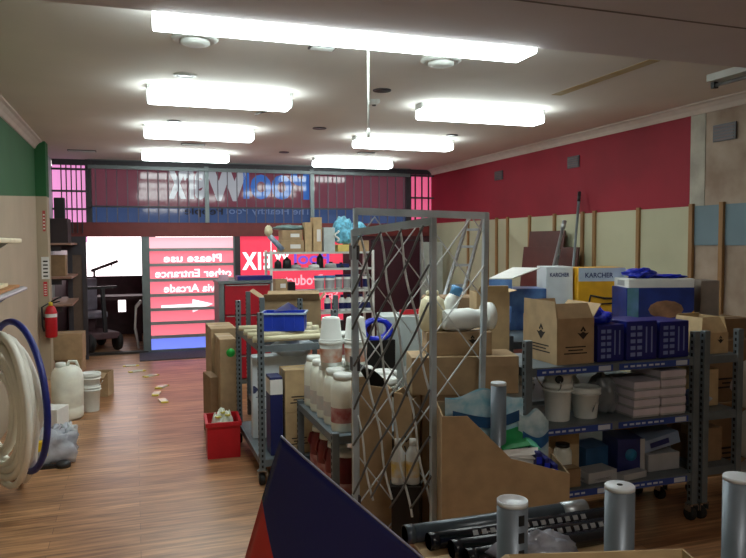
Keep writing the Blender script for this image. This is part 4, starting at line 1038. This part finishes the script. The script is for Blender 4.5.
for col, (cx, cnt, nm) in enumerate(((2.665, 4, 'left stack of four'), (2.845, 5, 'right stack of five'))):
    for k in range(cnt):
        lb = 'flat white box, %s of %s on middle shelf' % (n_[k] if k < cnt-1 else 'topmost', nm)
        g = thing('flat_box', lb, 'box', (cx, 3.3, SH[1]+.0012+.0505*k), R(random.uniform(-1.5,1.5)), 'flat white boxes on middle shelf')
        MB().box(-.085,-.13,0,.085,.13,.044).build('tray', GREYP, g, .003); MB().box(-.087,-.132,.012,.087,.132,.048).build('lid', mat('greyish_white_carton', (198,190,200), .6, var=.03), g, .003)
# bottom shelf
carton('tall tan carton at back of bottom rack shelf', 2.3, 3.5, SH[0], .2, .18, .24, 0, CARD2)
jug('white jug with black handle on bottom rack shelf', 2.235, 3.33, SH[0], .2, .05, None, lab=WPAPER, cap=BLACK)
carton('small brown carton at left of bottom rack shelf', 2.2, 3.22, SH[0], .1, .08, .1, 0, CARD3)
carton('long pale box in left half of bottom rack shelf', 2.4, 3.26, SH[0]+.0, .2, .12, .06, R(6), GREYP, mark='lines', tape=False)
carton('flat blue carton under pale box lid on bottom rack shelf', 2.52, 3.48, SH[0], .2, .18, .13, R(4), mat('steel_blue_print', (50,90,130), .5, var=.1), tape=False)
g0 = carton('dark blue carton with round picture on bottom rack shelf', 2.66, 3.36, SH[0], .16, .2, .2, R(-12), NAVY, tape=False)
MB().lathe([(.035,0),(.035,.002),(0,.002)], n=16, cap=False, M=face((0,-.1005,.11))).build('round_picture', mat('teal_picture', (30,110,150), .5, var=.1), g0)
MB().box(.055,-.102,0,.082,-.1,.2).build('pale_edge', GREYP, g0)
carton('flat grey box at foot of dark blue carton on bottom rack shelf', 2.6, 3.21, SH[0], .18, .06, .035, R(10), GREYP, tape=False)
carton('grey blue carton under tilted carton on bottom rack shelf', 2.86, 3.36, SH[0], .22, .22, .1, 0, GREYP, tape=False)
g = thing('cardboard_box', 'pale blue carton tilted on grey carton on bottom rack shelf', 'box', (2.86, 3.36, SH[0]+.1)); g.rotation_euler = (0, R(-14), R(-8))
MB().box(-.11,-.11,.03,.13,.11,.1).build('body', mat('pale_blue_carton', (128,144,170), .6, var=.06), g, .004); MB().box(-.06,-.112,.05,.06,-.11,.08).build('printed_panel', NAVY, g)
carton('orange brown carton at back right of bottom rack shelf', 2.86, 3.54, SH[0], .16, .1, .25, 0, mat('orange_card', (176,118,50), .7, var=.05))
# narrow rack load
carton('open tan carton with tapered flaps on top of narrow rack', 3.175, 3.33, .945, .19, .24, .12, 0, CARD2, open_=True, flaps=(('-y',-28,.1), ('+y',-15,.1), ('-x',-10,.09), ('+x',-10,.09)), mark='hazard', marks=('-y',))
carton('orange tan carton inside narrow rack on middle shelf', 3.21, 3.38, .62, .13, .2, .22, 0, CARD2)
g = thing('plastic_bag', 'blue and white bag slumped on middle shelf of narrow rack', 'bag', (3.11, 3.28, .62)); MB().blob((0,0,.05), (.05,.08,.06), 60, .25).build('film', mat('blue_white_bag', (60,84,150), .4, rgb2=(170,180,190), scale=14), g); MB().cbox((0,0,.1), (.02,.02,.02)).build('knot', WHITE, g)
carton('brown carton on lowest shelf of narrow rack', 3.18, 3.35, .3, .18, .22, .2, 0, CARD3)
# cartons stacked in the dark corner near right wall
k = 0
for (x_, y_, zz_, s_, lb, m_) in ((3.86,3.95,0,(.5,.45,.5),'bottom brown carton of dark stack right of narrow rack',CARD3), (3.86,3.95,.503,(.48,.42,.42),'upper brown carton of dark stack right of narrow rack',CARD3)):
    carton(lb, x_, y_, zz_, *s_, R(0), m_, 'dark cartons by the right wall', mark='lines')
for k, (zz_) in enumerate((0, .3, .6)):
    tag(MB().blob((3.55, 3.2, zz_+.82*.16), (.17,.18,.16), 70+k, .12).build('plastic_bag', mat('white_sack', (196,192,184), .5, var=.06), None), 'white plastic sack at right picture edge, %s of three' % ('lowest', 'middle', 'topmost')[k], 'bag', 'white sacks at the right edge')

# ------------------------------------------------------------------ second row behind the right rack
rack('long grey rack behind, carrying yellow and blue equipment boxes', 2.18, 3.83, 3.53, 4.6, 1.02, (.2, .6, .98), castors=False, strips=False)
DR = 4.45
def box2(px0, px1, py0, d, label, m_, z=.98, sy=.3, rz=-10, mark=None, **kw):
    a = at(px0, py0, d); b_ = at(px1, py0, d); c = (a+b_)/2
    return carton(label, c.x+.05, c.y+sy/2, z, (b_-a).length*.98, sy, max(.04, c.z-z), R(rz), m_, mark=mark, tape=False, **kw)
g = box2(576, 625, 268, 4.95, 'yellow equipment box with pale top band on back rack', YEL, rz=-16, sy=.24)
W = .335; hh = at(600,268,4.95).z-.98
MB().box(-W/2,-.1205,hh*.78,W/2,-.12,hh).build('top_band', mat('pale_blue_band', (176,190,205), .5, var=.03), g)
text('lettering', 'KARCHER', face((-.02,-.121,hh*.88)), .2, .035, NAVY, g)
MB().tube([(-.1,-.121,hh*.35),(-.08,-.121,hh*.55),(.02,-.121,hh*.5),(.11,-.121,hh*.5),(.12,-.121,hh*.3)], .008, 6).tube([(-.1,-.121,hh*.4),(.1,-.121,hh*.42)], .006, 6).build('printed_tool', INK, g)
g = box2(544, 572, 267, 5.0, 'white equipment box with blue words beside the yellow box', mat('white_print', (200,208,212), .5, var=.03), rz=-16, sy=.24)
text('lettering', 'KARCHER', face((-.0,-.121,(at(560,267,5).z-.98)*.87)), .14, .03, NAVY, g)
MB().box(.085,-.1206,0,.1,-.1202,.2).build('yellow_edge', YEL, g)
g = box2(500, 546, 289, 4.9, 'dark blue glossy box left of the white equipment box', mat('blue_photo_print', (44,70,124), .35, rgb2=(90,130,180), scale=9), z=.98, rz=-16, sy=.26)
hh = at(520,289,4.9).z-.98
c = at(520,289,4.9)
g = thing('open_lid', 'white open carton lid tilted above dark blue glossy box', 'lid', (at(513,280,4.8).x, at(513,280,4.8).y, .9815))
o0 = Vector(g.location)
quad([at(489,279,4.75), at(512,279,4.7), at(540,268.5,5.05), at(513,268,5.1)], .006).build('flap', WPAPER, g)
q0 = at(489,279,4.75)-o0; q1 = at(512,279,4.7)-o0; hq = q0.z-.09
MB().bar((q0.x,q0.y+.0,hq/2+.045-.05), (q1.x,q1.y,hq/2-.005), .01, .1).build('front_panel', MATS['blue_photo_print'], g)
quad([at(489,279.3,4.75), at(512,279.3,4.7), at(512,291,4.7), at(489,291,4.75)], .006).build('printed_side', MATS['blue_photo_print'], g)
MB().bar(at(500,290,4.75)-o0, Vector((at(500,290,4.75)-o0).to_2d().to_3d()), .02, .02).build('support', CARD3, g)
g = box2(624, 695, 288, 4.72, 'blue power equipment box with yellow corner on back rack', mat('blue_print', (34,56,130), .45, var=.1), rz=-16, sy=.26, mark='stripeblob', marks=('-y',))
hh = at(660,288,4.72).z-.98
MB().box(-.227,-.1306,0,-.15,-.1302,hh).build('pale_end_panel', mat('pale_blue_print', (110,150,200), .5, rgb2=(70,130,110), scale=7), g)
tag(MB().box(2.9+.0, 0, 0, 3.0, .01, .01).build('x', WHITE, None), 'x', 'x') if False else None
c = at(660, 288, 4.72); z0 = 0.98+hh
g = thing('flat_box', 'long white box lying on blue power equipment box', 'box', (c.x+.06, c.y+.13, z0), R(-16)); hz = at(660,279,4.72).z-z0
MB().box(-.23,-.13,0,.22,.13,hz).build('body', WPAPER, g, .004); MB().box(-.231,-.06,hz*.2,-.2305,.06,hz*.8).build('end_label', GREYP, g)
g = thing('plastic_bag', 'royal blue plastic bag flopped over long white box', 'bag', (c.x+.04, c.y+.13, z0+hz), R(-16)); MB().blob((-.08,0,.03), (.1,.1,.036), 80, .3).blob((.1,0,.012), (.13,.08,.014), 81, .3).build('film', ROYAL, g)
p = at(702, 290, 4.75)
carton('grey printed carton standing right of the long white box', p.x+.1, p.y+.1, .926, .13, .2, at(702,281,4.75).z-.926, R(-16), mat('grey_brown_card', (130,118,108), .7, var=.06), mark='lines', tape=False)
carton('low brown carton on dark stack right of grey printed carton', 3.95, 3.95, .926, .3, .25, .13, 0, CARD3)

# ------------------------------------------------------------------ central cluster on low rack between
lc0 = at(412, 380, 3.62); lc1 = at(519.5, 380, 3.66); la = math.atan2(lc1.y-lc0.y, lc1.x-lc0.x); lL = (lc1-lc0).to_2d().length
lu = Vector((math.cos(la), math.sin(la), 0)); lv = Vector((-lu.y, lu.x, 0))
def onbox(s_, t_): return Vector((lc0.x, lc0.y, 0)) + lu*s_ + lv*t_
zb_ = at(470, 395, 3.65).z; zt_ = at(470, 357, 3.65).z
c = onbox(lL/2, .13)
carton('plain brown carton standing under the long carton behind gate', c.x, c.y, 0, lL*.8, .2, zb_, la, CARD3)
c = onbox(lL/2, .13)
carton('long brown carton lying low behind lattice gate', c.x, c.y, zb_, lL, .24, zt_-zb_, la, CARD, tape=False, flaps=(('-y',176,.05),))
zu = at(463, 330, 3.78).z
c = onbox(lL*.46, .15)
carton('brown carton with hazard diamond on top of the long carton', c.x, c.y, zt_, .345, .18, zu-zt_, la, CARD, mark='hazard', tape=True, marks=('-y',))
c = at(502, 330, 4.15)
carton('tall open tan carton behind gate beside hazard carton', 2.04, 3.83, 0, .2, .2, at(500,294,4.1).z, la, CARD2, open_=True, flaps=(('-y',35,.05), ('+x',80,.05)))
# white pump bodies on the hazard carton
MY = Matrix.Rotation(math.pi/2, 4, 'Y')
c = onbox(lL*.6, .13)
g = thing('pump_housing', 'white cylindrical pump housing with flange lying on hazard carton', 'pump', (c.x, c.y, zu), la+R(14))
MB().lathe([(.045,-.17),(.055,-.15),(.06,-.02),(.05,.02),(.05,.07)], n=22, M=Matrix.Translation((0,0,.062)) @ MY).build('body', WHITE, g)
MB().lathe([(.05,.07),(.073,.075),(.073,.115),(.045,.12)], n=24, M=Matrix.Translation((0,0,.074)) @ MY).build('flange', WHITE, g)
MB().lathe([(.018,.12),(.018,.123),(0,.123)], n=12, cap=False, M=Matrix.Translation((0,0,.074)) @ MY).build('port', SLOT, g)
c = onbox(lL*.23, .15)
g = thing('plastic_jug', 'cream coloured round jug on hazard carton behind gate post', 'jug', (c.x, c.y, zu))
MB().lathe([(.055,0),(.07,.025),(.074,.1),(.06,.165),(.03,.19)], n=20).build('body', CREAM, g); MB().lathe([(.034,.185),(.034,.21),(.026,.215)], n=14).build('cap', CREAM, g)
c = onbox(lL*.33, .21)
g = thing('bottle', 'white bottle with blue cap tilted above white pump housing', 'bottle', (c.x, c.y, zu)); g.rotation_euler = (0, R(22), la)
MB().lathe([(.036,0),(.04,.02),(.04,.17),(.03,.2)], n=16).build('body', WHITE, g); MB().lathe([(.03,.195),(.034,.24),(.026,.25)], n=14).build('cap', mat('cap_blue', (80,140,190), .4, var=.05), g)
# stand with white equipment seen through the gate
carton('white equipment carton seen through the gate, above pails', 1.95, 5.0, 0, .4, .35, 1.05, R(-12), mat('white_grey_carton', (176,186,184), .6, var=.04), mark='label', tape=False)
g = thing('hose_coil', 'small bright blue hose coil on low pails behind gate', 'hose', (1.62, 4.72, 0))
MB().tube([(.1*math.cos(t*.5), .03*math.sin(t*.2), .98+.07*math.sin(t*.5)) for t in range(40)], .018, 8).build('hose', ROYAL, g); MB().box(-.12,-.06,0,.12,.06,.91).build('stand', BLACK, g)
g = thing('clamp', 'red handled clamp on white equipment carton behind gate', 'tool', (2.0, 4.92, 1.05), R(-30)); MB().bar((-.12,0,.02), (.1,0,.03), .03, .035).build('handle', RED, g); MB().bar((.1,0,.03), (.16,0,.035), .02, .02).build('jaw', CHROME, g)
carton('brown carton tipped behind gate above white equipment', 2.45, 5.35, 0, .4, .35, 1.15, R(-25), CARD3)

# ------------------------------------------------------------------ leaning things by the right wall
def lean(name, label, cat, pts, build):
    pass
# aluminium ladder leaning, seen through the far gate leaf
b0 = Vector((3.85, 7.6, 0)); t0 = atX(477, 214, 4.45)
b0 = Vector((4.0, t0.y-.35, 0)) ; 
pb = at(447, 318, 7.6)
dirn = (t0 - pb).normalized(); b0 = pb - dirn*(pb.z/dirn.z)
g = thing('ladder', 'grey aluminium ladder leaning on the pale boarded wall', 'ladder', (b0.x, b0.y, 0))
tt = t0-b0; side = Vector((dirn.y, -dirn.x, 0)).normalized()*.17
side = Vector((.94,-.32,0))*.1
for s_ in (-1,1): MB().bar(side*s_, tt+side*s_, .03, .06).build('stile', ALU, g)
for k in range(1, 9): MB().bar(tt*(k/9)-side, tt*(k/9)+side, .03, .03).build('rung', ALU, g)
# dark brown boards
def board(px0, px1, py, X_, label, wid=None):
    a = atX(px0, py, X_); b_ = atX(px1, py, X_)
    g = thing('timber_board', label, 'board', (X_, (a.y+b_.y)/2, 0), 0, 'dark brown boards on the right wall'); g.rotation_euler = (0, R(0), 0)
    y0, y1 = sorted((a.y-(a.y+b_.y)/2, b_.y-(a.y+b_.y)/2)); zt_ = (a.z+b_.z)/2
    th = .018; mb = MB(); lx = -.16
    mb.add([(lx,y0,0),(lx,y1,0),(0,y1,zt_),(0,y0,zt_),(lx-th,y0,0),(lx-th,y1,0),(-th,y1,zt_),(-th,y0,zt_)], [(0,1,2,3),(7,6,5,4),(0,4,5,1),(1,5,6,2),(2,6,7,3),(3,7,4,0)]); mb.build('board', DBROWN, g)
    MB().box(lx-th-.002, y0, 0, lx+.001, y1, .012).build('edge_strip', CARD3, g)
board(531, 566, 231, 4.64, 'tall dark brown board leaning on pale wall, widest in front of battens')
board(525, 580, 247, 4.58, 'lower wider dark brown board leaning in front of the tall one')
for k, (pxa, pya, pxb, pyb, r_, lb, m_) in enumerate(((548,290,564.5,221,.018,'pale aluminium pole leaning across the brown boards',ALU), (553,290,559,250,.016,'short aluminium pole beside the brown boards',ALU), (573,270,579.5,192,.014,'long dark pole leaning upright against the red wall',STEEL))):
    pt = atX(pxb, pyb, 4.5 if k < 2 else 4.64); pb = atX(pxa, pya, 4.2 if k < 2 else 4.42)
    dirn = (pt-pb).normalized(); b0 = pb - dirn*(pb.z/dirn.z)
    g = thing('pole', lb, 'pole', (b0.x, b0.y, 0), 0, 'poles leaning on the right wall')
    MB().tube([(0,0,0), tuple(pt-b0)], r_, 10).build('shaft', m_, g)
    v = pt-b0
    MB().tube([tuple(v*.95), tuple(v*1.0)], r_*1.35, 10).build('grip', BLACK if k == 2 else ALU, g)

# ------------------------------------------------------------------ foreground
# printed plastic sheet curled up
SHEET = bpy.data.materials.new('printed_sheet'); SHEET.use_nodes = True
nt = SHEET.node_tree; b = nt.nodes['Principled BSDF']; b.inputs['Roughness'].default_value = .22
tcn = nt.nodes.new('ShaderNodeUVMap'); sep = nt.nodes.new('ShaderNodeSeparateXYZ'); nt.links.new(tcn.outputs[0], sep.inputs[0])
ma = nt.nodes.new('ShaderNodeMath'); ma.operation = 'MULTIPLY_ADD'; ma.inputs[1].default_value = -.85
nt.links.new(sep.outputs[0], ma.inputs[0]); nt.links.new(sep.outputs[1], ma.inputs[2])
gt = nt.nodes.new('ShaderNodeMath'); gt.operation = 'GREATER_THAN'; gt.inputs[1].default_value = .20
nt.links.new(ma.outputs[0], gt.inputs[0])
mx = nt.nodes.new('ShaderNodeMix'); mx.data_type = 'RGBA'; mx.inputs[6].default_value = lin((30,34,92)); mx.inputs[7].default_value = lin((196,52,46))
nt.links.new(gt.outputs[0], mx.inputs[0]); nt.links.new(mx.outputs[2], b.inputs['Base Color'])
tip = at(281, 436, 2.2); rt = at(425, 560, 1.98)
base = Vector((tip.x, tip.y, 0))
def sheet(u, v):
    tp = tip.lerp(rt, u) + Vector((0,0,.012*math.sin(math.pi*u)))
    zt_ = tp.z; z = zt_*(1-v)
    drop = (tip.z-z)
    flare = -.27*max(0, drop)**.95*(1-u)**1.2
    x = tp.x + flare; y = tp.y + .12*max(0,drop)*(1-u)
    bl = math.sin(math.pi*min(1,u*1.05))*.05*min(1, v*3)
    return Vector((x-bl*.3, y-bl, z))-base
g = thing('printed_sheet', 'curled dark blue plastic sheet with red corner standing in foreground', 'sheet', base)
nu, nv = 26, 30
mb = MB().grid(sheet, nu, nv)
o = mb.build('sheet', SHEET, g)
uvl = o.data.uv_layers.new(name='UVMap')
for poly in o.data.polygons:
    for li in poly.loop_indices:
        vi = o.data.loops[li].vertex_index; uvl.data[li].uv = ((vi//(nv+1))/nu, (vi % (nv+1))/nv)
md = o.modifiers.new('solidify', 'SOLIDIFY'); md.thickness = .004
MB().tube([sheet(k/20, 0) for k in range(21)], .0035, 6).build('white_edge', mat('sheet_edge', (150,150,175), .4, var=0), g)
# carton under the black rails
carton('brown carton in foreground under black rails', 1.16, 2.03, 0, .62, .3, .6, R(-3), CARD2)
def rail(label, x0, x1, y, z, r, m_, slots=False, dy=0, cap=None):
    g = thing('plastic_rail', label, 'rail', ((x0+x1)/2, y, z), 0, 'rails lying in the foreground')
    Lh = (x1-x0)/2
    MB().tube([(-Lh,-dy,r),(Lh,dy,r)], r, 18).build('tube', m_, g)
    MB().tube([(-Lh,-dy,r),(-Lh+.03,-dy*.9,r)], r*1.06, 18).build('end_sleeve', m_, g)
    if slots:
        mb = MB()
        for k in range(14):
            x = -Lh+.16+k*.032; M = Matrix.Translation((x,dy*x/Lh,r)) @ Matrix.Rotation(R(52),4,'X'); mb.box(-.009,-.008,r-.002,.009,.008,r+.0015,M)
        mb.build('slots', ALU, g)
    if cap: MB().tube([(Lh-.1,dy*.8,r),(Lh,dy,r)], r*1.1, 16).build('chrome_end', cap, g)
rail('thick slate grey rail furthest back with bright right end', .83, 1.53, 2.14, .6, .03, mat('slate_tube', (70,80,88), .3, .3, var=.08), cap=ALU, dy=.0)
rail('black slotted rail in middle of the foreground rails', .885, 1.59, 2.07, .6, .027, BLACKG, slots=True)
rail('black slotted rail nearest the slotted grey post', .93, 1.59, 1.99, .6, .028, BLACKG, slots=True)
rail('plain black rail in front of the slotted rails', .95, 1.47, 1.925, .6, .026, BLACKG)
g = thing('plastic_bag', 'crumpled clear plastic bag between two foreground posts', 'bag', (1.15, 1.865, .6), R(-10)); 
MB().blob((0,0,.045), (.125,.05,.055), 90, .35).build('film', mat('grey_clear_film', (176,178,190), .15, var=.15, scale=14, alpha=.75), g); MB().blob((.09,0,.04), (.04,.03,.03), 91, .3, flat=False).build('twisted_neck', CLEAR, g)
# open carton at the bottom edge
a = at(553, 558, 1.78); b_ = at(683, 549, 1.80)
ang = math.atan2(b_.y-a.y, b_.x-a.x); W = (b_-a).length+.12
c = b_ - (b_-a).normalized()*(W/2) 
nrm = Vector((math.sin(ang), -math.cos(ang), 0))*.16
carton('open brown carton at bottom edge of picture, nearest the camera', c.x+nrm.x, c.y+nrm.y, 0, W, .32, b_.z, ang, CARD2, open_=True, flaps=(('-x',120,.06),))
